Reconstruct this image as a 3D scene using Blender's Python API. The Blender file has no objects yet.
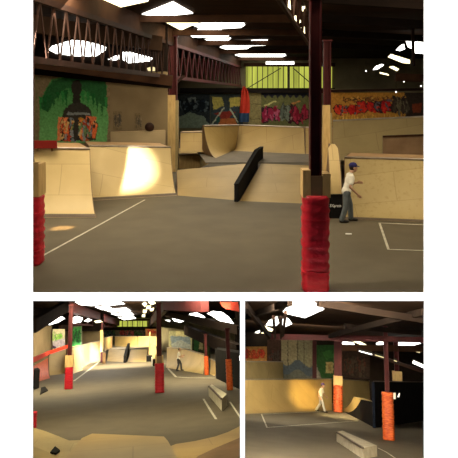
import bpy, bmesh, math, random
from mathutils import Vector, Matrix, noise
random.seed(7)
SC = bpy.context.scene
COL = SC.collection
F = 600.0                      # focal length in pixels of a 458 px frame
PX, PY = 229.0, 97.0           # optical axis of the (shifted) lens
CAM = Vector((0, 0, 3.4))
V = Vector
PI = math.pi

# ------------------------------------------------------------------ camera
cd = bpy.data.cameras.new('camera')
cd.sensor_width = 36; cd.lens = F / 458 * 36
cd.shift_y = -(229 - PY) / 458
cd.clip_end = 400
cam = bpy.data.objects.new('camera', cd); COL.objects.link(cam)
cam.location = CAM; cam.rotation_euler = (PI / 2, 0, 0)
SC.camera = cam
SC.view_settings.view_transform = 'Standard'
SC.view_settings.look = 'None'
SC.cycles.use_denoising = True
SC.cycles.max_bounces = 6
SC.cycles.sample_clamp_indirect = 6

w = bpy.data.worlds.new('world'); SC.world = w; w.use_nodes = True
w.node_tree.nodes['Background'].inputs[0].default_value = (.8, .85, 1, 1)
w.node_tree.nodes['Background'].inputs[1].default_value = .03

# ------------------------------------------------------------------ halls
class Hall:
    """A hall with its own level floor; (cx, hor) is where its far end lies, H the height of the eye above its floor."""
    def __init__(s, cx, hor, H):
        ph = math.atan((cx - PX) / F)
        th = math.atan((hor - PY) / F * math.cos(ph))
        s.R = Matrix.Rotation(-ph, 3, 'Z') @ Matrix.Rotation(-th, 3, 'X')
        s.Ri = s.R.transposed(); s.H = H
    def w(s, p): return CAM + s.R @ (V(p) - V((0, 0, s.H)))
    def ray(s, px, py): return s.Ri @ V(((px - PX) / F, 1, -(py - PY) / F))
    def fl(s, px, py, z=0.0):
        d = s.ray(px, py); t = (z - s.H) / d.z
        return V((0, 0, s.H)) + d * t
    def at(s, px, py, Y):
        d = s.ray(px, py)
        return V((0, 0, s.H)) + d * (Y / d.y)
    def M(s, p): return Matrix.Translation(s.w(p)) @ s.R.to_4x4()
def edge(h, px, Y, z):
    "the point at depth Y and height z on the side wall that stands along column px"
    lo, hi = -900, 1200
    for _ in range(60):
        m = (lo + hi) / 2
        if h.at(px, m, Y).z > z: lo = m
        else: hi = m
    return h.at(px, lo, Y)
H1 = Hall(PX, PY, 3.4)
H2 = Hall(136, 326, 3.4)
H3 = Hall(334, 360, 3.0)

# ------------------------------------------------------------------ materials
def mat(name, col, rough=.7, col2=None, scale=3, detail=4, metal=0, bump=0, bscale=20, stretch=(1, 1, 1), seam=None, spec=.3, speck=None):
    m = bpy.data.materials.new(name); m.use_nodes = True
    nt = m.node_tree; N = nt.nodes; L = nt.links
    b = N['Principled BSDF']
    b.inputs['Roughness'].default_value = rough
    b.inputs['Metallic'].default_value = metal
    b.inputs['Specular IOR Level'].default_value = spec
    tc = N.new('ShaderNodeTexCoord'); mp = N.new('ShaderNodeMapping')
    mp.inputs['Scale'].default_value = stretch
    L.new(tc.outputs['Object'], mp.inputs[0])
    nz = N.new('ShaderNodeTexNoise'); nz.inputs['Scale'].default_value = scale; nz.inputs['Detail'].default_value = detail
    L.new(mp.outputs[0], nz.inputs['Vector'])
    cr = N.new('ShaderNodeValToRGB')
    c2 = col2 or tuple(c * .75 for c in col)
    cr.color_ramp.elements[0].position = .32; cr.color_ramp.elements[1].position = .68
    cr.color_ramp.elements[0].color = (*c2, 1); cr.color_ramp.elements[1].color = (*col, 1)
    L.new(nz.outputs['Fac'], cr.inputs[0])
    out = cr.outputs[0]
    if seam:
        br = N.new('ShaderNodeTexBrick'); br.offset = .5
        br.inputs['Color1'].default_value = (1, 1, 1, 1); br.inputs['Color2'].default_value = (.9, .9, .88, 1)
        br.inputs['Mortar'].default_value = (.72, .68, .62, 1)
        br.inputs['Scale'].default_value = 1; br.inputs['Mortar Size'].default_value = .012
        br.inputs['Brick Width'].default_value = seam[0]; br.inputs['Row Height'].default_value = seam[1]
        sx = N.new('ShaderNodeSeparateXYZ'); ad = N.new('ShaderNodeMath'); cb = N.new('ShaderNodeCombineXYZ')
        L.new(tc.outputs['Object'], sx.inputs[0]); L.new(sx.outputs[1], ad.inputs[0]); L.new(sx.outputs[2], ad.inputs[1])
        L.new(sx.outputs[0], cb.inputs[0]); L.new(ad.outputs[0], cb.inputs[1])
        L.new(cb.outputs[0], br.inputs['Vector'])
        mx = N.new('ShaderNodeMix'); mx.data_type = 'RGBA'; mx.blend_type = 'MULTIPLY'; mx.inputs[0].default_value = .8
        L.new(out, mx.inputs[6]); L.new(br.outputs['Color'], mx.inputs[7]); out = mx.outputs[2]
    if speck:
        n2 = N.new('ShaderNodeTexNoise'); n2.inputs['Scale'].default_value = speck; n2.inputs['Detail'].default_value = 2
        L.new(tc.outputs['Object'], n2.inputs['Vector'])
        c3 = N.new('ShaderNodeValToRGB'); c3.color_ramp.elements[0].position = .3; c3.color_ramp.elements[1].position = .45
        c3.color_ramp.elements[0].color = (.84, .80, .75, 1); c3.color_ramp.elements[1].color = (1, 1, 1, 1)
        L.new(n2.outputs['Fac'], c3.inputs[0])
        mx = N.new('ShaderNodeMix'); mx.data_type = 'RGBA'; mx.blend_type = 'MULTIPLY'; mx.inputs[0].default_value = .8
        L.new(out, mx.inputs[6]); L.new(c3.outputs[0], mx.inputs[7]); out = mx.outputs[2]
    L.new(out, b.inputs['Base Color'])
    if bump:
        nb = N.new('ShaderNodeTexNoise'); nb.inputs['Scale'].default_value = bscale
        L.new(tc.outputs['Object'], nb.inputs['Vector'])
        bp = N.new('ShaderNodeBump'); bp.inputs['Strength'].default_value = bump; bp.inputs['Distance'].default_value = .05
        L.new(nb.outputs['Fac'], bp.inputs['Height']); L.new(bp.outputs[0], b.inputs['Normal'])
    return m

def glow(name, col, st, noise_scale=None, stripes=None):
    m = bpy.data.materials.new(name); m.use_nodes = True
    nt = m.node_tree; N = nt.nodes; L = nt.links
    for n in list(N):
        if n.type == 'BSDF_PRINCIPLED': N.remove(n)
    e = N.new('ShaderNodeEmission'); e.inputs[0].default_value = (*col, 1); e.inputs[1].default_value = st
    if stripes:
        tc = N.new('ShaderNodeTexCoord'); nz = N.new('ShaderNodeTexNoise'); nz.inputs['Scale'].default_value = stripes
        mp = N.new('ShaderNodeMapping'); mp.inputs['Scale'].default_value = (2, 1, .15)
        L.new(tc.outputs['Object'], mp.inputs[0]); L.new(mp.outputs[0], nz.inputs['Vector'])
        cr = N.new('ShaderNodeValToRGB'); cr.color_ramp.elements[0].position = .3; cr.color_ramp.elements[1].position = .7
        cr.color_ramp.elements[0].color = (*[c * .55 for c in col], 1); cr.color_ramp.elements[1].color = (*col, 1)
        L.new(nz.outputs['Fac'], cr.inputs[0]); L.new(cr.outputs[0], e.inputs[0])
    L.new(e.outputs[0], N['Material Output'].inputs[0])
    return m

def paintmat(name, gain=1.0, emit=0):
    m = bpy.data.materials.new(name); m.use_nodes = True
    nt = m.node_tree; b = nt.nodes['Principled BSDF']
    a = nt.nodes.new('ShaderNodeAttribute'); a.attribute_name = 'Col'
    tc = nt.nodes.new('ShaderNodeTexCoord'); nz = nt.nodes.new('ShaderNodeTexNoise'); nz.inputs['Scale'].default_value = 4
    nt.links.new(tc.outputs['Object'], nz.inputs['Vector'])
    cr = nt.nodes.new('ShaderNodeValToRGB'); cr.color_ramp.elements[0].color = (.7, .7, .7, 1); cr.color_ramp.elements[0].position = .35
    nt.links.new(nz.outputs['Fac'], cr.inputs[0])
    mx = nt.nodes.new('ShaderNodeMix'); mx.data_type = 'RGBA'; mx.blend_type = 'MULTIPLY'; mx.inputs[0].default_value = .6
    nt.links.new(a.outputs['Color'], mx.inputs[6]); nt.links.new(cr.outputs[0], mx.inputs[7])
    nt.links.new(mx.outputs[2], b.inputs['Base Color'])
    b.inputs['Roughness'].default_value = .8; b.inputs['Specular IOR Level'].default_value = .15
    return m

def lin(r, g, b):
    f = lambda c: (c / 12.92 if c <= .04045 else ((c + .055) / 1.055) ** 2.4)
    return (f(r / 255), f(g / 255), f(b / 255))

M = {}
M['white'] = mat('white_board', (.93, .93, .93), .9, (.925, .925, .925), spec=0)
M['floor'] = mat('dark_floor', (.122, .099, .064), .75, (.10, .080, .051), 1.1, 6, bump=.05, bscale=60)
M['wood'] = mat('ramp_plywood', (.45, .305, .112), .55, (.37, .245, .086), .9, 6, stretch=(1, 1, 1), seam=(2.4, 1.2), spec=.35)
M['woodm'] = mat('golden_ramp_plywood', (.37, .25, .088), .55, (.30, .20, .068), .9, 6, seam=(2.4, 1.2), spec=.3)
M['woodp'] = mat('pale_ramp_plywood', (.62, .46, .215), .5, (.53, .385, .17), .9, 6, seam=(2.4, 1.2), spec=.4)
M['woods'] = mat('speckled_ramp_plywood', (.43, .325, .145), .6, (.39, .29, .125), 1.2, 6, seam=(2.4, 1.2), speck=9)
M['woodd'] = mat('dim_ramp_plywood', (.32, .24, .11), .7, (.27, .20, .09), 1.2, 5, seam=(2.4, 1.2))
M['woodb'] = mat('brown_wood', (.22, .13, .065), .6, (.15, .085, .04), 2, 5)
M['block'] = mat('raw_timber', (.62, .42, .17), .6, (.48, .31, .12), 3, 5, stretch=(4, 4, 1))
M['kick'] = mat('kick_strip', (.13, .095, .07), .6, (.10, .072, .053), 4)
M['coping'] = mat('steel_coping', (.35, .30, .24), .4, (.28, .22, .17), 6, metal=.6)
M['deckf'] = mat('deck_floor', (.13, .105, .075), .8, (.10, .08, .058), 2)
M['black'] = mat('black_paint', (.011, .010, .010), .8, (.007, .0065, .0065), 2, spec=.06)
M['steel'] = mat('oxide_red_steel', (.075, .012, .013), .6, (.05, .009, .010), 3, spec=.15)
M['steelb'] = mat('brown_steel', (.03, .012, .008), .7, (.018, .008, .005), 3, spec=.1)
M['red'] = mat('red_padding', (.62, .010, .028), .5, (.46, .007, .02), 4, bump=.35, bscale=9, stretch=(1, 1, 4), spec=.4)
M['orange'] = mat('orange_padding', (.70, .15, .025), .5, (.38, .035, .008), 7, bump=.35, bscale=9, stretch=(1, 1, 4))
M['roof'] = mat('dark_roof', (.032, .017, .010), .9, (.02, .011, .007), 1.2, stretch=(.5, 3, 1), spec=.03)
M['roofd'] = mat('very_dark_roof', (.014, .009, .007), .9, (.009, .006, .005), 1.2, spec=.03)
M['beam'] = mat('brown_beam', (.05, .022, .011), .8, (.032, .014, .007), 2, spec=.08)
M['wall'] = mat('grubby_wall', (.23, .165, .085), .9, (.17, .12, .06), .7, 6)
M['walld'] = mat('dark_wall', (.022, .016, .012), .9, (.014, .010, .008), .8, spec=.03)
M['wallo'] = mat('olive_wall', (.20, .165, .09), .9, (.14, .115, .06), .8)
M['line'] = mat('white_floor_paint', (.62, .58, .47), .7, (.42, .39, .31), 5, 6)
M['sky'] = glow('skylight_daylight', (1, .96, .86), 4.6)
M['skyy'] = glow('yellowed_skylight', (1, .86, .5), 3.4)
M['win'] = glow('window_daylight', (1, .97, .9), 5)
M['dimwin'] = glow('dim_skylight', (1, .82, .42), 1.1)
M['green'] = glow('green_sheet_daylight', (.62, .66, .10), .95, stripes=1.3)
M['tube'] = glow('tube_light', (1, .95, .88), 4)
M['paint'] = paintmat('mural_paint')
M['skin'] = mat('skin', (.50, .29, .18), .6, (.46, .26, .16), 8)
M['tee'] = mat('white_cotton', (.78, .74, .64), .85, (.70, .66, .56), 6)
M['jeans'] = mat('blue_denim', (.13, .145, .15), .9, (.09, .105, .115), 14)
M['darktr'] = mat('dark_denim', (.05, .045, .045), .9, (.035, .03, .03), 14)
M['cap'] = mat('blue_knit', (.024, .021, .12), .9, (.018, .016, .085), 20)
M['hair'] = mat('dark_hair', (.03, .018, .012), .7, (.02, .012, .008), 20)
M['shoe'] = mat('dark_shoe', (.03, .025, .025), .6, (.02, .018, .018), 8)
M['letter'] = mat('white_lettering', (.8, .78, .74), .7, (.75, .73, .7), 5)
M['conc'] = mat('worn_ledge_paint', (.50, .44, .33), .7, (.36, .31, .23), 3, 8, speck=5)
M['conct'] = mat('worn_ledge_top', (.40, .35, .25), .7, (.30, .26, .19), 3, 8, speck=5)
M['banner'] = mat('red_cloth', (.62, .04, .015), .8, (.5, .03, .01), 3)
M['redd'] = mat('dark_red_paint', (.17, .012, .008), .7, (.12, .009, .006), 3, spec=.1)
M['concp'] = mat('pale_ledge_paint', (.72, .66, .50), .7, (.58, .52, .38), 3, 8)
M['navy'] = mat('lit_face_navy', (.012, .016, .028), .8, (.008, .010, .018), 3, spec=.05)  # bluish tone for the slightly lit side of the black box
M['boxb'] = mat('box_wood', (.46, .28, .13), .6, (.36, .21, .09), 2, 5)
M['bluecl'] = mat('blue_cloth', (.03, .07, .14), .8, (.02, .05, .10), 3)
M['frame'] = mat('window_bar', (.06, .05, .03), .8)

# ------------------------------------------------------------------ mesh builder
class MB:
    def __init__(s): s.v = []; s.f = []; s.c = None; s.sm = False
    def pt(s, p): s.v.append(V(p)); return len(s.v) - 1
    def face(s, pts): s.f.append([s.pt(p) for p in pts]); return s
    def prism(s, poly, vec):
        vec = V(vec); n = len(poly)
        a = [s.pt(p) for p in poly]; b = [s.pt(V(p) + vec) for p in poly]
        s.f.append(a); s.f.append(b[::-1])
        for i in range(n): s.f.append([a[i], b[i], b[(i + 1) % n], a[(i + 1) % n]])
        return s
    def box(s, lo, hi):
        x0, y0, z0 = lo; x1, y1, z1 = hi
        return s.prism([(x0, y0, z0), (x1, y0, z0), (x1, y1, z0), (x0, y1, z0)], (0, 0, z1 - z0))
    def bar(s, a, b, wd, ht, up=V((0, 0, 1))):
        a = V(a); b = V(b); d = (b - a).normalized()
        sd = d.cross(up)
        if sd.length < 1e-3: sd = d.cross(V((0, 1, 0)))
        sd.normalize(); u = sd.cross(d).normalized()
        sd *= wd / 2; u *= ht / 2
        return s.prism([a - sd - u, a + sd - u, a + sd + u, a - sd + u], b - a)
    def grid(s, rows, close=False):
        s._grid(rows, close); return s
    def _grid(s, rows, close=False):
        idx = [[s.pt(p) for p in r] for r in rows]
        for i in range(len(idx) - 1):
            n = len(idx[i])
            for j in range(n if close else n - 1):
                k = (j + 1) % n
                s.f.append([idx[i][j], idx[i][k], idx[i + 1][k], idx[i + 1][j]])
        return idx
    def loft(s, rings):
        idx = s._grid(rings, True)
        s.f.append(idx[0][::-1]); s.f.append(idx[-1]); return s
    def tube(s, pts, rad, n=10, ends=True):
        pts = [V(p) for p in pts]
        if not hasattr(rad, '__len__'): rad = [rad] * len(pts)
        rings = []
        d0 = (pts[1] - pts[0]).normalized()
        up = V((0, 0, 1)) if abs(d0.z) < .9 else V((1, 0, 0))
        for i, p in enumerate(pts):
            d = (pts[min(i + 1, len(pts) - 1)] - pts[max(i - 1, 0)]).normalized()
            a = d.cross(up).normalized(); b = a.cross(d)
            rings.append([p + (a * math.cos(t) + b * math.sin(t)) * rad[i] for t in [2 * PI * k / n for k in range(n)]])
        return s.loft(rings)
    def ball(s, c, r, n=12):
        c = V(c)
        if not hasattr(r, '__len__'): r = (r, r, r)
        rings = []
        for i in range(1, n):
            t = PI * i / n
            rings.append([c + V((r[0] * math.sin(t) * math.cos(q), r[1] * math.sin(t) * math.sin(q), -r[2] * math.cos(t))) for q in [2 * PI * k / (n + 2) for k in range(n + 2)]])
        return s.loft(rings)
    def build(s, name, m, hall, origin, parent=None, smooth=False, mods=None, **props):
        o0 = V(origin)
        me = bpy.data.meshes.new(name)
        me.from_pydata([tuple(p - o0) for p in s.v], [], s.f)
        bm = bmesh.new(); bm.from_mesh(me)
        bmesh.ops.recalc_face_normals(bm, faces=bm.faces); bm.to_mesh(me); bm.free()
        if s.c is not None:
            at = me.color_attributes.new('Col', 'FLOAT_COLOR', 'POINT')
            for i, c in enumerate(s.c): at.data[i].color = (*c, 1)
        me.materials.append(m)
        if smooth:
            for p in me.polygons: p.use_smooth = True
        o = bpy.data.objects.new(name, me); COL.objects.link(o)
        if parent is not None: o.parent = parent
        else: o.matrix_world = hall.M(o0)
        for k, val in props.items(): o[k] = val
        return o

def thing(name, hall, origin, label, cat, group=None):
    o = bpy.data.objects.new(name, None); COL.objects.link(o)
    o.empty_display_size = .2
    o.matrix_world = hall.M(V(origin))
    o['label'] = label; o['category'] = cat
    if group: o['group'] = group
    return o
def struct(name, mb, m, hall, origin=(0, 0, 0), **k): return mb.build(name, m, hall, origin, kind='structure', **k)
def lerp(a, b, t): return a + (b - a) * t
def polyat(L, t):
    n = len(L) - 1; u = t * n; i = min(int(u), n - 1)
    return lerp(L[i], L[i + 1], u - i)

# ------------------------------------------------------------------ ramps
def ramp(h, label, bot, top, D, z0=0.0, arc=68, deck=1.0, m='wood', kick=.3, cat='skate ramp', group=None, name='quarter_pipe', coping=True, side=None, topY=None, nx=14):
    B = [h.fl(x, y, z0) for x, y in bot]
    T = [h.at(x, y, (topY[i] if topY else B[i].y + D)) for i, (x, y) in enumerate(top)]
    org = sum(B, V((0, 0, 0))) / len(B)
    t = thing(name, h, org, label, cat, group)
    nt = 12; a = math.radians(arc)
    def prof(u):
        if arc <= 1: return u, u
        if arc < 0: return u, u
        return math.sin(u * a) / math.sin(a), (1 - math.cos(u * a)) / (1 - math.cos(a))
    def sp(i, u):
        b = polyat(B, i); q = polyat(T, i); s_, hh = prof(u)
        return V((b.x + (q.x - b.x) * s_, b.y + (q.y - b.y) * s_, z0 + (q.z - z0) * hh))
    mb = MB()
    mb.grid([[sp(i / nx, j / nt) for i in range(nx + 1)] for j in range(nt + 1)])
    mb.build('riding_surface', M[m], h, org, t, smooth=True)
    bk = sum(T, V((0, 0, 0))) / len(T) - org; bk.z = 0; bk.normalize()
    if deck:
        mb = MB(); mb.grid([[polyat(T, i / nx) for i in range(nx + 1)], [polyat(T, i / nx) + bk * deck for i in range(nx + 1)],
                            [V((p.x, p.y, z0)) for p in [polyat(T, i / nx) + bk * deck for i in range(nx + 1)]]])
        mb.build('deck', M['boxb'], h, org, t)
    for e in (0, 1):
        poly = [sp(e, j / nt) for j in range(nt + 1)]
        q = poly[-1]
        if deck: q = q + bk * deck; poly.append(q)
        poly.append(V((q.x, q.y, z0)))
        dirv = (polyat(B, 1) - polyat(B, 0)).normalized() * (.02 if e else -.02)
        MB().prism(poly, dirv).build('side_panel', M[side or 'woodb'], h, org, t)
    if coping:
        MB().tube([polyat(T, i / nx) + V((0, 0, .01)) for i in range(nx + 1)], .035, 8).build('coping', M['coping'], h, org, t, smooth=True)
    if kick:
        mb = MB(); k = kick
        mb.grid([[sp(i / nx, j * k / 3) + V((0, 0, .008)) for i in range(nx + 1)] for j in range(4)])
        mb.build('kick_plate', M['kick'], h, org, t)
    return t

# ------------------------------------------------------------------ columns
def rrect(c, hx, hy, z, n=20, p=4.0, jit=0):
    out = []
    for k in range(n):
        t = 2 * PI * k / n; cx, sx = math.cos(t), math.sin(t)
        r = (abs(cx) ** p + abs(sx) ** p) ** (-1 / p) * (1 + jit)
        out.append(V((c.x + hx * r * cx, c.y + hy * r * sx, z)))
    return out

def column(h, label, px, row, top, steel, pad=None, collar=None, padm='red', base=None, cat='column', name='steel_column', steelm='steel', group=None, twin=False, tag=False, wrap=None):
    b = base if base is not None else h.fl(px, row)
    s = (h.at(px + 1, row, b.y) - h.at(px, row, b.y)).length
    zr = lambda r: h.at(px, r, b.y).z
    t = thing(name, h, b, label, cat, group)
    hw = steel * s
    zt = zr(top)
    mb = MB()                       # H section
    fl = hw * .22
    mb.prism([(b.x - hw, b.y - hw, b.z), (b.x - hw + fl, b.y - hw, b.z), (b.x - hw + fl, b.y - fl / 2, b.z), (b.x + hw - fl, b.y - fl / 2, b.z),
              (b.x + hw - fl, b.y - hw, b.z), (b.x + hw, b.y - hw, b.z), (b.x + hw, b.y + hw, b.z), (b.x + hw - fl, b.y + hw, b.z),
              (b.x + hw - fl, b.y + fl / 2, b.z), (b.x - hw + fl, b.y + fl / 2, b.z), (b.x - hw + fl, b.y + hw, b.z), (b.x - hw, b.y + hw, b.z)], (0, 0, zt - b.z))
    mb.build('shaft', M[steelm], h, b, t)
    MB().box((b.x - hw * 1.3, b.y - hw * 1.3, zt - .05), (b.x + hw * 1.3, b.y + hw * 1.3, zt)).build('cap_plate', M[steelm], h, b, t)
    if pad:
        z1 = zr(pad[0]); z0 = b.z; w_ = pad[1] * s
        rings = []; n = 26
        for i in range(n + 1):
            u = i / n; z = lerp(z0, z1, u)
            j = .05 * math.sin(i * 2.1) * (1 if i not in (0, n) else 0) + random.uniform(-.03, .03)
            rings.append(rrect(b, w_, w_, z, 24, 4, j - (.04 if i in (0, n) else 0)))
        p = MB().loft(rings).build('padding', M[padm], h, b, t, smooth=True)
        for u in (.2, .47, .74):
            z = lerp(z0, z1, u)
            MB().loft([rrect(b, w_ * 1.05, w_ * 1.05, z, 24), rrect(b, w_ * 1.05, w_ * 1.05, z + .025, 24)]).build('strap', M[padm], h, b, p)
        if tag:
            MB().box((b.x + w_ * .95, b.y - w_ - .02, z1 - 6 * s), (b.x + w_ * 1.35, b.y - w_, z1)).build('paper_tag', M['letter'], h, b, t, label='white paper tag')
    if collar:
        z0, z1 = zr(collar[1]), zr(collar[0]); w_ = collar[2] * s
        q = w_ * .42
        for sx in (-1, 1):
            x0, x1 = (b.x - w_, b.x - hw - .005) if sx < 0 else (b.x + hw + .005, b.x + w_)
            MB().box((x0, b.y - w_ * .8, z0), (x1, b.y + w_ * .8, z1 - (.06 if sx > 0 else 0))).build('timber_block', M['block'], h, b, t, label='raw timber block')
        if collar[3] if len(collar) > 3 else False:
            MB().box((b.x - w_ + .01, b.y - w_ * .8 - .03, z0), (b.x + w_ - .01, b.y - w_ * .8, z1 - .02)).build('timber_block', M['block'], h, b, t)
        else:
            MB().box((b.x - hw, b.y - w_ * .8, z0), (b.x + hw, b.y - w_ * .8 + .05, z1 - .1)).build('timber_backing', M['woodb'], h, b, t)
    if wrap:                        # timber casing: two boards
        z0, z1 = zr(wrap[1]), zr(wrap[0]); w_ = wrap[2] * s
        MB().box((b.x - w_, b.y - w_ - .05, z0), (b.x + w_ * .55, b.y - w_, z1)).build('casing_board', M['block'], h, b, t)
        MB().box((b.x + w_ * .55, b.y - w_ - .02, z0), (b.x + w_, b.y + w_, z1 - .25)).build('casing_board', M['woodd'], h, b, t)
        MB().box((b.x - w_, b.y - w_, z0), (b.x - w_ + .04, b.y + w_, z1)).build('casing_board', M['block'], h, b, t)
    return t

# ------------------------------------------------------------------ trusses, beams, skylights
def truss(h, label, p0, p1, ht0, ht1, n, r=.05, m='steel', group=None, cw=.16):
    p0 = V(p0); p1 = V(p1)
    t = thing('roof_truss', h, p0, label, 'roof truss', group)
    u0, u1 = V((0, 0, ht0)), V((0, 0, ht1))
    MB().bar(p0, p1, cw, cw).build('lower_chord', M[m], h, p0, t)
    MB().bar(p0 + u0, p1 + u1, cw, cw).build('upper_chord', M[m], h, p0, t)
    for i in range(n):
        a, b = i / n, (i + .5) / n
        lo = lerp(p0, p1, a); hi = lerp(p0 + u0, p1 + u1, b); lo2 = lerp(p0, p1, (i + 1) / n)
        MB().bar(lo, hi, r, r).build('brace', M[m], h, p0, t)
        MB().bar(hi, lo2, r, r).build('brace', M[m], h, p0, t)
    return t
trimn = [0]
def beam(h, a, b, wd, ht, m='beam'):
    trimn[0] += 1
    a = V(a)
    return MB().bar(a, b, wd, ht).build('trim_%d' % trimn[0], M[m], h, a, kind='structure')
winn = [0]
def pane(h, pts, m='sky', off=V((0, 0, 0)), thick=.03, nrm=V((0, 0, 1)), frame=None):
    """A glazed opening: a thin sheet of daylight with a dark edge strip along each side."""
    winn[0] += 1
    pts = [V(p) + off for p in pts]
    o = pts[0]
    t = MB().prism(pts, nrm * thick).build('window_%d' % winn[0], M[m], h, o, kind='structure')
    return t
def sky(h, px, z, m='sky'): return pane(h, [h.fl(x, y, z) for x, y in px], m)
def vwin(h, px, Y, m='win'):
    return pane(h, [h.at(x, y, Y) for x, y in px], m, nrm=V((0, 1, 0)))

# ------------------------------------------------------------------ painted murals
class Paint:
    def __init__(s, bg, jit=.6, js=.35): s.bg = bg; s.L = []; s.jit = jit; s.js = js
    def poly(s, pts, c): s.L.append((0, pts, c, min(p[0] for p in pts), max(p[0] for p in pts), min(p[1] for p in pts), max(p[1] for p in pts))); return s
    def ell(s, x, y, rx, ry, c): s.L.append((1, (x, y, rx, ry), c)); return s
    def line(s, x0, y0, x1, y1, w_, c):
        dx, dy = x1 - x0, y1 - y0; l = math.hypot(dx, dy) or 1; nx, ny = -dy / l * w_ / 2, dx / l * w_ / 2
        return s.poly([(x0 + nx, y0 + ny), (x1 + nx, y1 + ny), (x1 - nx, y1 - ny), (x0 - nx, y0 - ny)], c)
    def wild(s, x0, y0, x1, y1, n, cols, outline, seed):
        r = random.Random(seed)
        for k in range(n):
            x = lerp(x0, x1, (k + .5) / n) + r.uniform(-1, 1); wd = (x1 - x0) / n * .75
            a = r.uniform(-.4, .4); pts = []
            m = r.choice((5, 6, 7))
            for q in range(m):
                t = 2 * PI * q / m + a; rr = r.uniform(.55, 1.1)
                pts.append((x + wd * rr * math.cos(t), (y0 + y1) / 2 + (y1 - y0) / 2 * rr * math.sin(t)))
            s.poly([(x + (p[0] - x) * 1.25, (y0 + y1) / 2 + (p[1] - (y0 + y1) / 2) * 1.2) for p in pts], outline)
            s.poly(pts, r.choice(cols))
            for q in range(4):
                s.ell(x + r.uniform(-wd, wd) * .8, y0 + r.random() * (y1 - y0), r.uniform(.15, .45) * wd, r.uniform(.06, .18) * (y1 - y0), r.choice(cols + [outline]))
                s.line(x + r.uniform(-wd, wd) * .6, y0 + r.random() * (y1 - y0), x + r.uniform(-wd, wd) * .6, y0 + r.random() * (y1 - y0), (y1 - y0) * .09, r.choice(cols + [outline]))
        return s
    def at(s, x, y):
        n = noise.noise_vector(V((x * s.js, y * s.js, 3.3))) + .8 * noise.noise_vector(V((x * 1.3, y * 1.3, 7.1)))
        X = x + n.x * s.jit; Y = y + n.y * s.jit
        c = s.bg(X, Y) if callable(s.bg) else s.bg
        for e in s.L:
            if e[0] == 1:
                a, b, rx, ry = e[1]
                if ((X - a) / rx) ** 2 + ((Y - b) / ry) ** 2 <= 1: c = e[2]
            else:
                if X < e[3] or X > e[4] or Y < e[5] or Y > e[6]: continue
                ins = False; P = e[1]; j = len(P) - 1
                for i in range(len(P)):
                    if (P[i][1] > Y) != (P[j][1] > Y) and X < (P[j][0] - P[i][0]) * (Y - P[i][1]) / (P[j][1] - P[i][1]) + P[i][0]: ins = not ins
                    j = i
                if ins: c = e[2]
        f = 1 + .35 * noise.noise(V((x * .6, y * .6, 1.7))) + .2 * noise.noise(V((x * 2, y * 2, 4.4)))
        return tuple(q * f * 1.35 for q in c)
def mural(h, label, x0, y0, x1, y1, Y, paint, step=.55, name='mural', cat='mural', group=None, Y2=None, kind=None):
    nx = max(2, int((x1 - x0) / step)); ny = max(2, int((y1 - y0) / step))
    mb = MB(); mb.c = []
    rows = []
    Yf = lambda x: Y if Y2 is None else lerp(Y, Y2, (x - x0) / (x1 - x0))
    for j in range(ny + 1):
        r = []
        for i in range(nx + 1):
            x, y = lerp(x0, x1, i / nx), lerp(y0, y1, j / ny)
            r.append(h.at(x, y, Yf(x))); mb.c.append(paint.at(x, y))
        rows.append(r)
    mb.grid(rows)
    return mb.build(name, M['paint'], h, h.at((x0 + x1) / 2, y1, Yf((x0 + x1) / 2)), label=label, category=cat, **({'group': group} if group else {}))

def floorline(h, pts, wd, label, name='floor_marking', z=.006, closed=False):
    """One painted outline on the floor."""
    P = [h.fl(x, y, z) for x, y in pts]
    mb = MB(); segs = list(zip(P[:-1], P[1:]))
    for a, b in segs:
        d = (b - a).normalized(); n = V((-d.y, d.x, 0)) * wd / 2
        mb.prism([a - n - d * wd / 2, a + n - d * wd / 2, b + n + d * wd / 2, b - n + d * wd / 2], (0, 0, .004))
    return mb.build(name, M['line'], h, P[0], label=label, category='floor marking')

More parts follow.
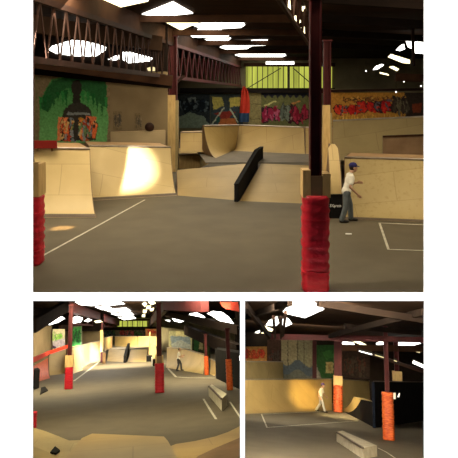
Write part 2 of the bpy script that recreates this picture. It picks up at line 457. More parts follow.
# ------------------------------------------------------------------ people
def person(h, base, fwd, J, label, mats, vox=.008, capstyle='cap', scale=1.0):
    """J: joints in metres, (forward, left, up) from the point between the feet."""
    fw = V(fwd).normalized(); lf = V((-fw.y, fw.x, 0)); up = V((0, 0, 1)); b = V(base)
    def g(p): return b + (fw * p[0] + lf * p[1] + up * p[2]) * scale
    def ell(mb, p, r, tilt=0):
        c = g(p); n = 12; rings = []
        ct, st = math.cos(tilt), math.sin(tilt)
        for i in range(1, n):
            t = PI * i / n; rg = []
            for k in range(14):
                q = 2 * PI * k / 14
                f_, l_, z_ = r[0] * math.sin(t) * math.cos(q), r[1] * math.sin(t) * math.sin(q), -r[2] * math.cos(t)
                f2, z2 = f_ * ct + z_ * st, -f_ * st + z_ * ct
                rg.append(c + (fw * f2 + lf * l_ + up * z2) * scale)
            rings.append(rg)
        mb.loft(rings)
    def limb(mb, pts, rad):
        mb.tube([g(p) for p in pts], [r * scale for r in rad], 12)
        for p, r in zip(pts, rad): mb.ball(g(p), r * scale, 8)
    def mix(a, c, t): return tuple(a[i] + (c[i] - a[i]) * t for i in range(3))
    rm = lambda o, v: (lambda m: (setattr(m, 'mode', 'VOXEL'), setattr(m, 'voxel_size', v * scale), setattr(m, 'use_smooth_shade', True)))(o.modifiers.new('skin', 'REMESH'))
    def fin(mb, nm, m, par=None, v=vox, **pr):
        o = mb.build(nm, m, h, b, par, smooth=True, **pr); rm(o, v)
        s_ = o.modifiers.new('soft', 'SMOOTH'); s_.iterations = 3; s_.factor = .5
        return o
    hd, nk, ch, hp = J['head'], J['neck'], J['chest'], J['hips']
    tl = math.atan2(nk[0] - hp[0], nk[2] - hp[2])
    # body: one continuous surface
    mb = MB()
    ell(mb, (hd[0], hd[1], hd[2] + .015), (.098, .078, .105))
    ell(mb, (hd[0] + .025, hd[1], hd[2] - .05), (.072, .06, .075))
    ell(mb, (hd[0] + .105, hd[1], hd[2] - .022), (.02, .014, .024))          # nose
    ell(mb, (hd[0] + .088, hd[1], hd[2] - .067), (.014, .026, .009))         # lips
    for sd in (-1, 1):
        ell(mb, (hd[0] - .005, hd[1] + sd * .08, hd[2] - .01), (.024, .012, .033))   # ears
        ell(mb, (hd[0] + .088, hd[1] + sd * .032, hd[2] + .022), (.014, .024, .008))  # brows
    limb(mb, [nk, (hd[0] - .015, hd[1], hd[2] - .06)], [.06, .052])
    ell(mb, ch, (.105, .15, .19), tl); ell(mb, mix(ch, hp, .55), (.09, .125, .16), tl); ell(mb, hp, (.105, .145, .12), tl)
    for S, sg in (('r', -1), ('l', 1)):
        sh, el, wr, hn = J['sh' + S], J['el' + S], J['wr' + S], J['hand' + S]
        limb(mb, [sh, mix(sh, el, .45), el, mix(el, wr, .35), wr], [.054, .046, .037, .036, .025])
        d = V(hn) - V(wr); d = d.normalized() if d.length else V((0, 0, -1))
        sidev = d.cross(V((0, sg, 0))); sidev = (sidev.normalized() if sidev.length > .1 else V((1, 0, 0)))
        pc = V(wr) + d * .05
        for o_ in (-.022, -.007, .008, .023):
            limb(mb, [tuple(V(wr) + sidev * o_ * .5), tuple(pc + d * .04 + sidev * o_)], [.017, .014])
        inn = V((0, -sg, 0))
        for o_, ln in ((-.026, .062), (-.009, .078), (.008, .072), (.025, .055)):
            k0 = pc + d * .045 + sidev * o_; k1 = k0 + d * ln * .5 + sidev * o_ * .25 + inn * .006; k2 = k1 + d * ln * .42 + inn * .028
            limb(mb, [tuple(k0), tuple(k1), tuple(k2)], [.0105, .0095, .0085])
        t0 = V(wr) + d * .03 + sidev * .024; t1 = t0 + d * .03 + sidev * .03; t2 = t1 + d * .032 + sidev * .008 + inn * .012
        limb(mb, [tuple(t0), tuple(t1), tuple(t2)], [.014, .012, .0095])
        hj, kn, an = J['hip' + S], J['kn' + S], J['an' + S]
        limb(mb, [hj, mix(hj, kn, .5), kn, mix(kn, an, .35), an], [.085, .07, .052, .05, .034])
        limb(mb, [an, (an[0] + .03, an[1], an[2] - .045), (an[0] + .15, an[1], an[2] - .055)], [.034, .034, .024])
    P = fin(mb, 'person', mats['skin'], None, vox, label=label, category='person')
    # t-shirt
    mb = MB()
    ell(mb, ch, (.125, .172, .20), tl); ell(mb, mix(ch, hp, .5), (.118, .152, .19), tl)
    ell(mb, (hp[0], hp[1], hp[2] + .02), (.13, .168, .14), tl)
    limb(mb, [mix(ch, nk, .6), mix(ch, nk, .9)], [.085, .066])
    for S in 'rl':
        sh, el = J['sh' + S], J['el' + S]
        limb(mb, [mix(ch, sh, .6), sh, mix(sh, el, .62)], [.085, .075, .066])
    fin(mb, 't_shirt', mats['shirt'], P, .012)
    # trousers
    mb = MB(); ell(mb, (hp[0], hp[1], hp[2] - .02), (.118, .155, .125), tl)
    for S in 'rl':
        hj, kn, an = J['hip' + S], J['kn' + S], J['an' + S]
        limb(mb, [hj, mix(hj, kn, .5), kn, mix(kn, an, .5), (an[0], an[1], an[2] + .01)], [.103, .092, .078, .075, .072])
    fin(mb, 'trousers', mats['trousers'], P, .012)
    for S in 'rl':
        an = J['an' + S]; mb = MB()
        limb(mb, [(an[0] - .03, an[1], an[2] - .035), (an[0] + .06, an[1], an[2] - .04), (an[0] + .165, an[1], an[2] - .052)], [.045, .044, .036])
        limb(mb, [(an[0], an[1], an[2] + .01), (an[0], an[1], an[2] - .04)], [.044, .046])
        fin(mb, 'shoe', mats['shoe'], P, .01)
    mb = MB(); ell(mb, (hd[0] - .022, hd[1], hd[2] + .012), (.098, .087, .095))
    fin(mb, 'hair', mats['hair'], P, .01)
    if capstyle == 'cap':
        mb = MB(); ell(mb, (hd[0] - .012, hd[1], hd[2] + .062), (.118, .102, .086))
        limb(mb, [(hd[0] + .06, hd[1] - .04, hd[2] + .045), (hd[0] + .06, hd[1] + .04, hd[2] + .045)], [.03, .03])
        ell(mb, (hd[0] + .12, hd[1], hd[2] + .035), (.07, .068, .014), .25)
        fin(mb, 'cap', mats['cap'], P, .01)
    return P
PM = {'skin': M['skin'], 'shirt': M['tee'], 'trousers': M['jeans'], 'shoe': M['shoe'], 'hair': M['hair'], 'cap': M['cap']}

def spot(h, name, p, q, energy, size_deg, col=(1, .9, .7), blend=.6, rad=.1):
    l = bpy.data.lights.new(name, 'SPOT'); l.energy = energy; l.spot_size = math.radians(size_deg); l.spot_blend = blend; l.color = col; l.shadow_soft_size = rad
    o = bpy.data.objects.new(name, l); COL.objects.link(o)
    a, b = h.w(p), h.w(q)
    o.location = a; o.rotation_euler = (b - a).to_track_quat('-Z', 'Y').to_euler(); return o
def area(h, name, p, q, energy, sx, sy, col=(1, .92, .78)):
    l = bpy.data.lights.new(name, 'AREA'); l.shape = 'RECTANGLE'; l.size = sx; l.size_y = sy; l.energy = energy; l.color = col
    o = bpy.data.objects.new(name, l); COL.objects.link(o)
    a, b = h.w(p), h.w(q)
    o.location = a; o.rotation_euler = (b - a).to_track_quat('-Z', 'Y').to_euler(); return o

# ================================================================== the white wall with its three openings
WY = 9.9
def xw(px): return (px - PX) / F * WY
def zw(py): return 3.4 - (py - PY) / F * WY
xs = [-15.0, xw(33), xw(240), xw(245), xw(424), 15.0]
def wbox(mb, x0, z0, x1, z1): mb.box((x0, WY, z0), (x1, WY + .012, z1))
wall = MB()
zt, z1, z2, zb = 14.0, zw(293), zw(301), -8.0
wbox(wall, -15, zb, xs[1], zt); wbox(wall, xs[4], zb, 15, zt)
wbox(wall, xs[1], zw(-8), xs[4], zt); wbox(wall, xs[1], z2, xs[4], z1)
wbox(wall, xs[2], zw(480), xs[3], z2); wbox(wall, xs[1], zb, xs[4], zw(480))
struct('wall_front', wall, M['white'], H1, (0, WY, 0))
sl = bpy.data.lights.new('sun', 'SUN'); sl.energy = 58; sl.angle = .01; sl.color = (1, 1, 1)  # added to turn the front wall white, grazing it from above
so = bpy.data.objects.new('sun', sl); COL.objects.link(so)
so.rotation_euler = V((.1, .068, -1)).to_track_quat('-Z', 'Y').to_euler(); so.location = (0, -2, 14)

# ================================================================== HALL 1 : the large upper view
h = H1
fl, at = h.fl, h.at
struct('floor_main', MB().box((-12, 10.1, -.01), (18, 48.6, 0)), M['floor'], h)
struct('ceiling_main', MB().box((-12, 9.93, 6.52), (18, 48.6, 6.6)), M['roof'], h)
struct('wall_back', MB().box((-8, 48.5, 0), (18, 48.6, 6.55)), M['wallo'], h)
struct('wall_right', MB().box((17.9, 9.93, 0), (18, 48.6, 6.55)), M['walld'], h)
struct('wall_left', MB().box((-12, 9.93, 0), (-11.9, 26, 6.55)), M['wall'], h)
xm = (167.5 - PX) / F * 26
struct('wall_side', MB().box((-12, 26, 0), (xm, 26.1, 4.5)), M['wall'], h)
struct('wall_side_upper', MB().box((-12, 26, 4.5), (xm, 26.1, 6.52)), M['roofd'], h)
struct('wall_corner', MB().prism([(xm - .1, 26.1, 0), (xm, 26.1, 0), (xm * 48.5 / 26 - .3, 48.5, 0), (xm * 48.5 / 26 - .4, 48.5, 0)], (0, 0, 6.55)), M['walld'], h)

# --- left quarter pipes
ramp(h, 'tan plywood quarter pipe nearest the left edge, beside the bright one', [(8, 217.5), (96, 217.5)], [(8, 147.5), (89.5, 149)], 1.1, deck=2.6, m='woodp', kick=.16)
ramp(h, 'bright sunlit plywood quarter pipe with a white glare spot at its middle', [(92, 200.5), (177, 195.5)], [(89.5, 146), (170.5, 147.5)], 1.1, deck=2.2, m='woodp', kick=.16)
# bank on the deck behind
ramp(h, 'low dim plywood bank against the beige wall behind the sunlit ramp', [(111, 148.5), (165, 147.5)], [(111, 132), (165, 130)], .8, z0=1.34, arc=0, deck=.2, m='wall', kick=0, name='bank_ramp', coping=False)
b = fl(45, 148, 1.86)
t = thing('red_panel', h, V((b.x, 17.9, 1.9)), 'dark red painted board on the ramp edge under the green mural', 'board')
MB().box((at(20, 150, 17.9).x, 17.86, at(30, 148.3, 17.9).z), (at(57, 150, 17.9).x, 17.92, at(30, 140.5, 17.9).z)).build('board', M['redd'], h, (b.x, 17.9, 1.9), t)
for xx in (38, 52):
    q = at(xx, 148, 17.94); MB().box((q.x - .03, 17.92, q.z - .1), (q.x + .03, 17.97, at(xx, 142, 17.9).z)).build('batten', M['woodb'], h, (b.x, 17.9, 1.9), t)

# --- green mural and little wall paintings
gr, dg, lg = lin(70, 150, 70), lin(30, 76, 38), lin(110, 165, 95)
bgw = (.16, .115, .06)
p = Paint(lambda x, y: lerp(V(lin(58, 112, 58)), V(lin(92, 142, 82)), max(0, min(1, (y - 95) / 40))), .8)
p.poly([(36, 70), (110, 70), (110, 76), (104, 76), (88, 75), (70, 75), (52, 79), (44, 92), (40, 104), (39, 142), (36, 142)], bgw)
p.poly([(104, 70), (111, 70), (111, 142), (107, 142), (108.5, 120), (106, 100), (107.5, 86), (103, 78)], bgw)
r = random.Random(3)
p.poly([(40, 108), (44, 94), (52, 81), (70, 76), (98, 76), (106, 82), (108, 108), (100, 104), (96, 98), (90, 96), (84, 90), (66, 88), (56, 98), (48, 112)], dg)
for k in range(16):
    x = 41 + k * 4.3 + r.uniform(-1, 1); y0 = 88 + abs(k - 7.5) * 1.2; ln = r.uniform(6, 22)
    if 68 < x < 82: ln *= .4
    p.poly([(x - 2, y0), (x + 2, y0), (x + r.uniform(-.4, .6), y0 + ln)], r.choice([dg, lin(20, 78, 36), lin(36, 104, 48)]))
blk = lin(34, 30, 24)
p.ell(76.5, 88, 5.2, 8.5, blk).poly([(73, 94), (80, 94), (81, 106), (72, 106)], blk)
p.poly([(72, 103), (81, 103), (89, 107), (93, 118), (93, 141), (64, 141), (61, 118), (65, 108)], lin(44, 40, 34))
for (a, b_, c, d, cc) in ((58, 117, 68, 140, lin(196, 110, 66)), (86, 116, 96, 132, lin(190, 100, 60)), (68, 112, 90, 115, lin(110, 112, 108)), (70, 118, 74, 141, lin(104, 108, 110)), (76, 117, 84, 128, lin(168, 120, 40)), (83, 119, 88, 141, lin(150, 70, 40)), (62, 127, 70, 141, lin(176, 60, 40))):
    p.poly([(a, b_), (c, b_ + 1), (c + 1, d), (a - 1, d)], cc)
p.wild(60, 120, 96, 140, 8, [lin(200, 96, 50), lin(190, 150, 90), lin(120, 120, 116), lin(150, 50, 36), lin(90, 110, 70)], lin(40, 36, 30), 5)
p.poly([(74, 116), (79, 116), (78, 141), (74, 141)], lin(46, 40, 34))
mural(h, 'green dripping wall painting with a dark standing figure, above the left ramps', 36, 72, 110, 143, 25.93, p)
for k, (x0, x1, y0, y1, lb) in enumerate(((113, 122, 111, 130, 'small grey spray painted tag on the beige wall right of the green mural'), (134.5, 142, 113, 130, 'small grey spray painted tag on the beige wall further from the green mural'))):
    p = Paint((.135, .097, .05), .5).wild(x0 + 1.5, y0 + 3, x1 - 1.5, y1 - 3, 3, [lin(70, 62, 52), lin(120, 104, 80), lin(60, 56, 50)], lin(90, 78, 60), 11 + k)
    mural(h, lb, x0, y0, x1, y1, 25.94, p)
# dark round thing on the bank deck
q = at(149.5, 130.5, 25.2)
mb = MB(); mb.ball((q.x, q.y, q.z + .14), (.2, .2, .2), 12)
o = mb.build('dark_ball', M['steelb'], h, q, smooth=True, label='dark round ball resting on the bank by the beige wall', category='ball')

# --- windows high in the left wall, under the truss
vwin(h, [(49, 50), (52, 46), (60, 43.5), (72, 40), (84, 41), (97, 44), (106, 47), (105, 51), (95, 56.5), (74, 56), (56, 53.5)], 25.9)
vwin(h, [(108, 59.5), (113, 56.5), (119, 55), (119, 59.5), (113, 60.5)], 25.9)
vwin(h, [(122.5, 52), (130, 52), (142, 55), (153, 58), (150, 61), (138, 62.5), (128, 63), (123, 60)], 25.9)
vwin(h, [(147, 68), (152, 66.5), (155, 67.5), (155, 71), (148, 71)], 25.0, 'dimwin')

# --- roof: valley beam and left truss along the row of columns
dx = .168
def rowL(y, z): return V((-2.57 + dx * (y - 27.5), y, z))
beam(h, rowL(12, 6.15), rowL(48.4, 6.15), .12, .7, 'beam')
truss(h, 'long oxide red lattice truss running back from the cased left column', rowL(27.6, 4.3), rowL(48.3, 4.3), 1.5, 1.5, 17, .055)
truss(h, 'near brown lattice truss across the bright windows at upper left', rowL(13.0, 4.3), rowL(27.2, 4.3), 1.5, 1.5, 19, .04, 'steelb')
beam(h, at(20, 61, 24.0), at(172, 81, 25.4), .3, .42, 'beam')
beam(h, at(20, 70, 25.7), at(172, 86, 25.75), .15, .25, 'roofd')
beam(h, at(20, 22, 20), at(160, 44, 24.5), .3, .6, 'roof')
column(h, 'column in the left truss line cased in tan boards', 173, 171, 36, 4.2, base=V((-2.57, 27.5, 0)), wrap=(95, 171, 5.4))
beam(h, at(164, 93, 27.3), at(184, 76, 28.5), .1, .1, 'steelb')
# cross beams of the roof
for yy in (22.6, 27.4, 32.6, 39.0, 46):
    beam(h, (-2.57 + dx * (yy - 27.5), yy, 6.35), (3.2 + dx * (yy - 20.8), yy, 6.35), .2, .28, 'beam')
for k, yy in enumerate((13.5, 17.5, 22, 27, 33)):
    beam(h, (3.0 + dx * (yy - 20.8), yy, 6.3), (15, yy + 3, 6.0), .2, .3, 'roofd')

# --- skylights
Z = 6.46
for px_, mm in (([(96, -3), (150, -3), (148, 1.5), (120, 7.5)], 'skyy'), ([(142, 14.5), (173, 2.2), (193, 13.5), (160, 17)], 'sky'),
                ([(163, 21), (206, 20), (193, 25), (181, 30.5)], 'skyy'), ([(192, 25), (205, 23), (243, 22.3), (245, 25), (241, 27.8), (204, 30)], 'sky'),
                ([(188, 34), (198, 29.5), (221, 29.5), (229, 36), (224, 37.5), (193, 37.5)], 'sky'), ([(205, 39.5), (231, 38.3), (226, 43), (217, 45)], 'sky'),
                ([(220, 47.5), (236, 41), (267, 40), (270, 43), (266, 45.5), (252, 46), (247, 49), (226, 49.5)], 'sky'),
                ([(235, 55), (256, 51), (284, 52.5), (286, 55.5), (282, 57.3), (262, 58), (242, 57.5)], 'sky')):
    sky(h, px_, Z, mm)
# fluorescent fitting near the far wall
q0, q1 = at(266, 63, 47), at(294, 63, 47)
t = thing('tube_light', h, (q0 + q1) / 2, 'long white fluorescent fitting hanging before the green translucent strip', 'light')
MB().tube([q0, q1], .12, 10).build('tube', M['tube'], h, (q0 + q1) / 2, t, smooth=True)
MB().bar(q0 + V((0, .1, .16)), q1 + V((0, .1, .16)), .2, .08).build('batten', M['frame'], h, (q0 + q1) / 2, t)
for q in (q0, q1): MB().bar(q + V((0, .1, .16)), V((q.x, q.y + .1, 6.52)), .03, .03).build('hanger', M['frame'], h, (q0 + q1) / 2, t)
# bits of skylight in the right bay, beyond the right truss
for px_ in ([(286, 2), (290, 1), (294, 8), (292, 11), (288, 7)], [(294, 17), (297, 16), (301, 22), (299, 24), (295, 20)], [(301, 28), (304, 27), (307, 32), (305, 34)], [(309, 41), (312, 40), (312, 47), (310, 46)],
            [(302, 7), (305, 7), (305, 12), (302, 11)], [(309, 8), (313, 7), (313, 12), (309, 12)], [(309, 18), (312, 17), (312, 23), (310, 22)]):
    sky(h, px_, 6.08, 'skyy')
def rowR(y, z): return V((2.95 + .19 * (y - 20.8), y, z))
truss(h, 'dark lattice truss slanting down to the red padded front column', rowR(11.2, 5.25) + V((-.22, 0, 0)), rowR(46, 5.0), .9, 1.1, 22, .05, 'steelb', cw=.08)
# right hand eaves lights
for px_, mm in (([(396, 50), (401, 45), (404, 44), (405, 49), (400, 51)], 'win'), ([(406, 41), (411, 38), (412, 49), (408, 47)], 'win'), ([(415, 39), (423, 38), (426, 42), (426, 54), (415, 53)], 'win'),
                ([(388, 57), (391, 54), (410, 60), (410, 63.5), (403, 63)], 'skyy'), ([(373, 70), (376, 66), (382, 64), (384, 65), (378, 69)], 'win'),
                ([(389, 67), (393, 66), (399, 69), (397, 71)], 'skyy'), ([(380, 72), (388, 74), (389, 75.5), (380, 73.5)], 'skyy')):
    vwin(h, px_, 29, mm)
beam(h, at(412.5, 20, 27), at(413.5, 66, 27), .12, .12, 'steelb')
beam(h, at(395, 77, 27), at(440, 79, 27), .2, .35, 'beam')
beam(h, at(330, 91, 29.6), at(440, 89, 29.6), .15, .12, 'steelb')
for k, (x, y) in enumerate(((404, 81.5), (421, 86), (366, 71), (396, 92))):
    q = at(x, y, 28.5)
    tt = thing('bulb_lamp', h, q, ['small glowing lamp bulb under the right roof, leftmost by the beam', 'small glowing lamp bulb nearest the right edge of the upper view', 'small glowing lamp bulb left of the eaves lights', 'faint lamp bulb just above the flame graffiti'][k], 'lamp')
    MB().ball(q, .035, 8).build('bulb', M['tube'], h, q, tt, smooth=True)
    MB().bar(q + V((0, 0, .03)), q + V((0, 0, .5)), .015, .015).build('flex', M['frame'], h, q, tt)

# --- far wall: translucent strip, murals, panel, banner
winn[0] += 1
zz0, zz1 = at(0, 88.5, 48.4).z, at(0, 66.5, 48.4).z
x0, x1 = at(246, 0, 48.4).x, at(332, 0, 48.4).x
wn = MB().box((x0, 48.4, zz0), (x1, 48.45, zz1)).build('window_%d' % winn[0], M['green'], h, (x0, 48.4, zz0), kind='structure')
for xx in [247 + 5.2 * k for k in range(17)]:
    q = at(xx, 88, 48.38); big = (xx > 287 and xx < 292)
    MB().box((q.x - (.1 if big else .03), 48.34, zz0), (q.x + (.1 if big else .03), 48.4, zz1)).build('mullion', M['frame'], h, (x0, 48.4, zz0), wn)
for a, c in (((248, 88), (281, 68)), ((293, 68), (314, 86))):
    MB().bar(at(*a, 48.3), at(*c, 48.3), .07, .07).build('diagonal_brace', M['frame'], h, (x0, 48.4, zz0), wn)
beam(h, at(244, 64.8, 48.2), at(335, 64.8, 48.2), .2, .28, 'beam')
beam(h, at(180, 90.5, 48.2), at(335, 90.5, 48.2), .2, .4, 'walld')
p = Paint(lin(44, 50, 52), .9)
p.poly([(178, 117), (190, 112), (204, 117), (209, 124), (209, 130), (178, 130)], lin(110, 122, 104)).poly([(188, 98), (196, 97), (195, 105), (190, 104)], lin(112, 118, 112))
p.wild(180, 99, 209, 112, 6, [lin(32, 40, 50), lin(52, 62, 66), lin(24, 30, 36), lin(88, 98, 98)], lin(24, 28, 32), 8)
mural(h, 'dark blue grey mural behind the cased left column', 176, 94, 210, 128, 48.35, p)
p = Paint(lin(60, 66, 62), .8)
p.poly([(212, 97), (222, 97), (224, 108), (213, 110)], lin(190, 176, 90)).poly([(229, 98), (240, 97), (240, 106), (230, 108)], lin(196, 178, 84))
p.poly([(211, 112), (222, 106), (229, 108), (238, 106), (240, 114), (230, 124), (222, 124)], lin(60, 70, 72)).poly([(214, 113), (230, 111), (236, 112), (228, 119), (222, 119)], lin(140, 52, 40))
p.poly([(220, 119), (235, 118), (238, 127), (218, 127)], lin(170, 96, 50)).line(212, 124, 224, 108, 1.3, lin(190, 190, 160)).line(238, 122, 230, 109, 1.3, lin(180, 190, 160)).ell(218, 120, 2.4, 3, lin(40, 80, 70))
mural(h, 'yellow and orange face mural between the dark mural and the red cloth', 210.3, 94, 243, 128, 48.35, p)
p = Paint(lin(136, 122, 76), .5).line(250, 104, 261, 104, .8, lin(90, 80, 50)).line(250, 119, 261, 119, .8, lin(90, 80, 50))
mural(h, 'plain beige sheeted panel between red cloth and crimson graffiti', 248, 90, 261, 127, 48.36, p, name='wall_sheeting', cat='panel')
p = Paint(lambda x, y: V(lin(100, 98, 56)) if y > 96.5 + 1.5 * math.sin(x) else V(lin(38, 38, 48)), .7)
p.wild(263, 106, 281, 122, 3, [lin(140, 34, 60), lin(150, 40, 70), lin(120, 26, 40), lin(170, 80, 100)], lin(50, 30, 36), 21)
p.wild(288, 105, 307, 123, 3, [lin(140, 30, 48), lin(156, 44, 60), lin(120, 26, 40), lin(150, 110, 100)], lin(56, 30, 32), 25)
p.wild(281, 104, 290, 122, 2, [lin(90, 96, 80), lin(110, 116, 96)], lin(60, 60, 50), 4).line(264, 106, 276, 101, 1.2, lin(190, 180, 110)).line(292, 104, 300, 101, 1.2, lin(190, 120, 60))
mural(h, 'crimson wild style graffiti on the far wall under the green strip', 261.3, 91, 314, 128, 48.35, p)
q = at(245, 122, 47.6)
t = thing('hanging_cloth', h, q, 'bright red cloth hanging on the far wall with a blue lower end', 'cloth')
def clothp(rows, m, nm):
    mb = MB(); R_ = []
    for (y, xa, xb) in rows:
        R_.append([at(lerp(xa, xb, k / 8), y, 47.6 - .12 * math.sin(k * 1.7 + y * .1)) for k in range(9)])
    mb.grid(R_); mb.build(nm, M[m], h, q, t, smooth=True)
clothp([(86.5, 243, 245), (91, 241.5, 248), (98, 241, 249.5), (106, 240, 250), (113, 239.5, 249.5)], 'banner', 'upper_cloth')
clothp([(113, 239.5, 249), (118, 239, 249), (122, 239, 249)], 'bluecl', 'lower_cloth')

# --- the raised box at the back: two banks, divider, deck, quarter pipes
zd = .8
dk = [fl(206, 162.5, zd), V((at(345, 165, fl(206, 162.5, zd).y).x, fl(206, 162.5, zd).y, zd)), fl(345, 150, zd), fl(196, 150, zd)]
t = thing('raised_deck', h, V((dk[0].x + 1, dk[0].y + 1, 0)), 'flat dark raised deck behind the two plywood banks', 'deck')
MB().prism(dk, (0, 0, -.04)).build('deck_surface', M['deckf'], h, (dk[0].x + 1, dk[0].y + 1, 0), t)
MB().face([dk[1], dk[2], V((dk[2].x, dk[2].y, 0)), V((dk[1].x, dk[1].y, 0))]).build('deck_side', M['woodb'], h, (dk[0].x + 1, dk[0].y + 1, 0), t)
yb = dk[0].y
ramp(h, 'plywood bank left of the black divider, with a rolled upper edge', [(178, 195.5), (233.5, 200)], [(177, 170), (253.5, 162.9)], 3, topY=[23.2, yb - .1], arc=0, deck=.0, m='woodm', kick=0, name='bank_ramp', coping=False)
ramp(h, 'plywood bank right of the black divider, running behind the front column', [(240, 201), (321, 204.2)], [(261.5, 163.4), (321, 166)], 3, topY=[yb - .1, yb - .1], arc=0, deck=.0, m='woodm', kick=0, name='bank_ramp', coping=False)
# divider (hubba) wall
a0, a1 = fl(234.2, 201.8), at(254.5, 163.8, yb)
a1 = V((a1.x, a1.y, 0)); a2 = a1 + (a1 - a0).normalized() * 1.6
t = thing('divider_ledge', h, a0, 'black wedge shaped divider wall standing between the two banks', 'ledge')
prof = [V((a0.x, a0.y, 0)), V((a0.x, a0.y, .55)), V((a1.x, a1.y, zd + .48)), V((a2.x, a2.y, zd + .48)), V((a2.x, a2.y, zd + .01)), V((a1.x, a1.y - .06, zd + .01)), V((a1.x, a1.y - .06, 0))]
MB().prism(prof, (.13, .0, 0)).build('body', M['black'], h, a0, t)
MB().prism([prof[1] + V((-.01, -.01, 0)), prof[2], prof[3], prof[3] + V((.14, 0, 0)), prof[2] + V((.14, 0, 0)), prof[1] + V((.14, 0, 0))], (0, 0, .03)).build('top_edge', M['black'], h, a0, t)
# back quarter pipes
ramp(h, 'wide plywood quarter pipe across the back of the raised deck', [(233, 150.8), (305, 154)], [(239, 125.3), (304, 127.5)], 1.1, z0=zd, m='woodm', kick=0, deck=.8)
ramp(h, 'plywood quarter pipe half hidden behind the front red column', [(306, 154), (345, 155.5)], [(305.5, 127.5), (345, 129)], 1.1, z0=zd, m='woodm', kick=0, deck=.8)
ramp(h, 'side-on plywood quarter pipe in the back left corner of the raised deck', [(216, 158), (232.6, 150.8)], [(204, 126), (238.5, 125.3)], 1, z0=zd, topY=[27, 29.2], m='woodm', kick=0, deck=.6)
ramp(h, 'narrow plywood quarter pipe beside the cased left column', [(180.5, 152.2), (205, 152.2)], [(180.5, 132.5), (208, 132)], 1.0, z0=zd + .1, m='woodm', kick=0, deck=1.2, side='woodb')
q = fl(173, 168.5); bx = [fl(173.5, 169), fl(200, 168.2), fl(212, 162), fl(176, 160)]
t = thing('manual_box', h, bx[0], 'low brown wooden box at the foot of the cased left column', 'box')
zt_ = at(173.5, 155.5, bx[0].y).z
MB().prism(bx, (0, 0, zt_ - .04)).build('body', M['block'], h, bx[0], t)
MB().prism([V((p_.x, p_.y, zt_ - .035)) for p_ in bx], (0, 0, .04)).build('top_sheet', M['wood'], h, bx[0], t)

# --- right side: rear column, crate, ramp tower, right ramps
column(h, 'second dark red column with a pale timber post, just behind the red padded one', 326, 205, 40, 3.6, base=fl(327, 203.5), wrap=(105, 190, 4.2))
q = fl(335.5, 218.5); s_ = q.y / F
t = thing('black_crate', h, q, 'black painted box with white lettering at the foot of the pale tower', 'crate')
cr_h = 23 * s_
MB().box((q.x - 7.5 * s_, q.y, 0), (q.x + 7 * s_, q.y + 1.0, cr_h)).build('body', M['black'], h, q, t)
MB().box((q.x - 7.6 * s_, q.y - .01, cr_h), (q.x + 7.1 * s_, q.y + 1.0, cr_h + .02)).build('lid', M['black'], h, q, t)
fc = bpy.data.curves.new('lettering', 'FONT'); fc.body = '3Xpress'; fc.size = .12; fc.extrude = .002; fc.align_x = 'CENTER'
fo = bpy.data.objects.new('tmp_text', fc); COL.objects.link(fo)
bpy.context.view_layer.update()
me = bpy.data.meshes.new_from_object(fo.evaluated_get(bpy.context.evaluated_depsgraph_get()))
bpy.data.objects.remove(fo)
me.materials.clear(); me.materials.append(M['letter'])
lo = bpy.data.objects.new('lettering', me); COL.objects.link(lo); lo.parent = t
lo.rotation_euler = (PI / 2, 0, 0); lo.location = (-.005, -.012, cr_h * .50); lo.scale = (.82, 1, 1); lo['label'] = 'white lettering'
t = thing('ramp_tower', h, V((q.x, q.y + .1, cr_h + .02)), 'tall narrow pale plywood tower with a rounded top on the black box', 'skate ramp')
x0_, x1_ = q.x - 5 * s_, q.x + 7 * s_
rows = []
for k in range(13):
    u = k / 12; z = cr_h + .02 + u * 49 * s_
    sh = 1.2 * s_ * u + (3.2 * s_ * max(0, (u - .93) / .07) ** 2)
    rows.append([V((x0_ + sh, q.y + .15 + .5 * u * u, z)), V((x1_ - sh * .8, q.y + .15 + .5 * u * u, z))])
MB().grid(rows).build('riding_surface', M['woodp'], h, (q.x, q.y + .1, cr_h + .02), t)
for e in (0, 1):
    MB().prism([r_[e] for r_ in rows] + [V((rows[-1][e].x, q.y + .95, rows[-1][e].z)), V((rows[0][e].x, q.y + .95, rows[0][e].z))], (.02 if e else -.02, 0, 0)).build('side_panel', M['woodb'], h, (q.x, q.y + .1, cr_h + .02), t)
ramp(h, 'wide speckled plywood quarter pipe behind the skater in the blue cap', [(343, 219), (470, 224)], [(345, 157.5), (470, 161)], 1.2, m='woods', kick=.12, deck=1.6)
ramp(h, 'dim upper quarter pipe below the flame graffiti', [(332, 160), (440, 163)], [(333, 121), (440, 116)], 1.5, z0=.95, m='woodd', kick=0, deck=1, arc=60)
bq = [at(383, 158, 21.2), at(445, 160, 21.2), at(445, 134, 21.2), at(383, 136.5, 21.2)]
t = thing('brown_panel', h, bq[0], 'dark brown boarded panel behind the right end of the speckled ramp', 'panel')
MB().prism(bq, (0, .06, 0)).build('board', M['woodb'], h, bq[0], t)
MB().bar(bq[3], bq[2], .1, .06).build('top_rail', M['beam'], h, bq[0], t)
MB().prism([V((bq[0].x + .2, 21.27, 0)), V((bq[0].x + .3, 21.27, 0)), V((bq[0].x + .3, 21.27, bq[0].z + .5)), V((bq[0].x + .2, 21.27, bq[0].z + .5))], (0, .1, 0)).build('post', M['woodb'], h, bq[0], t)

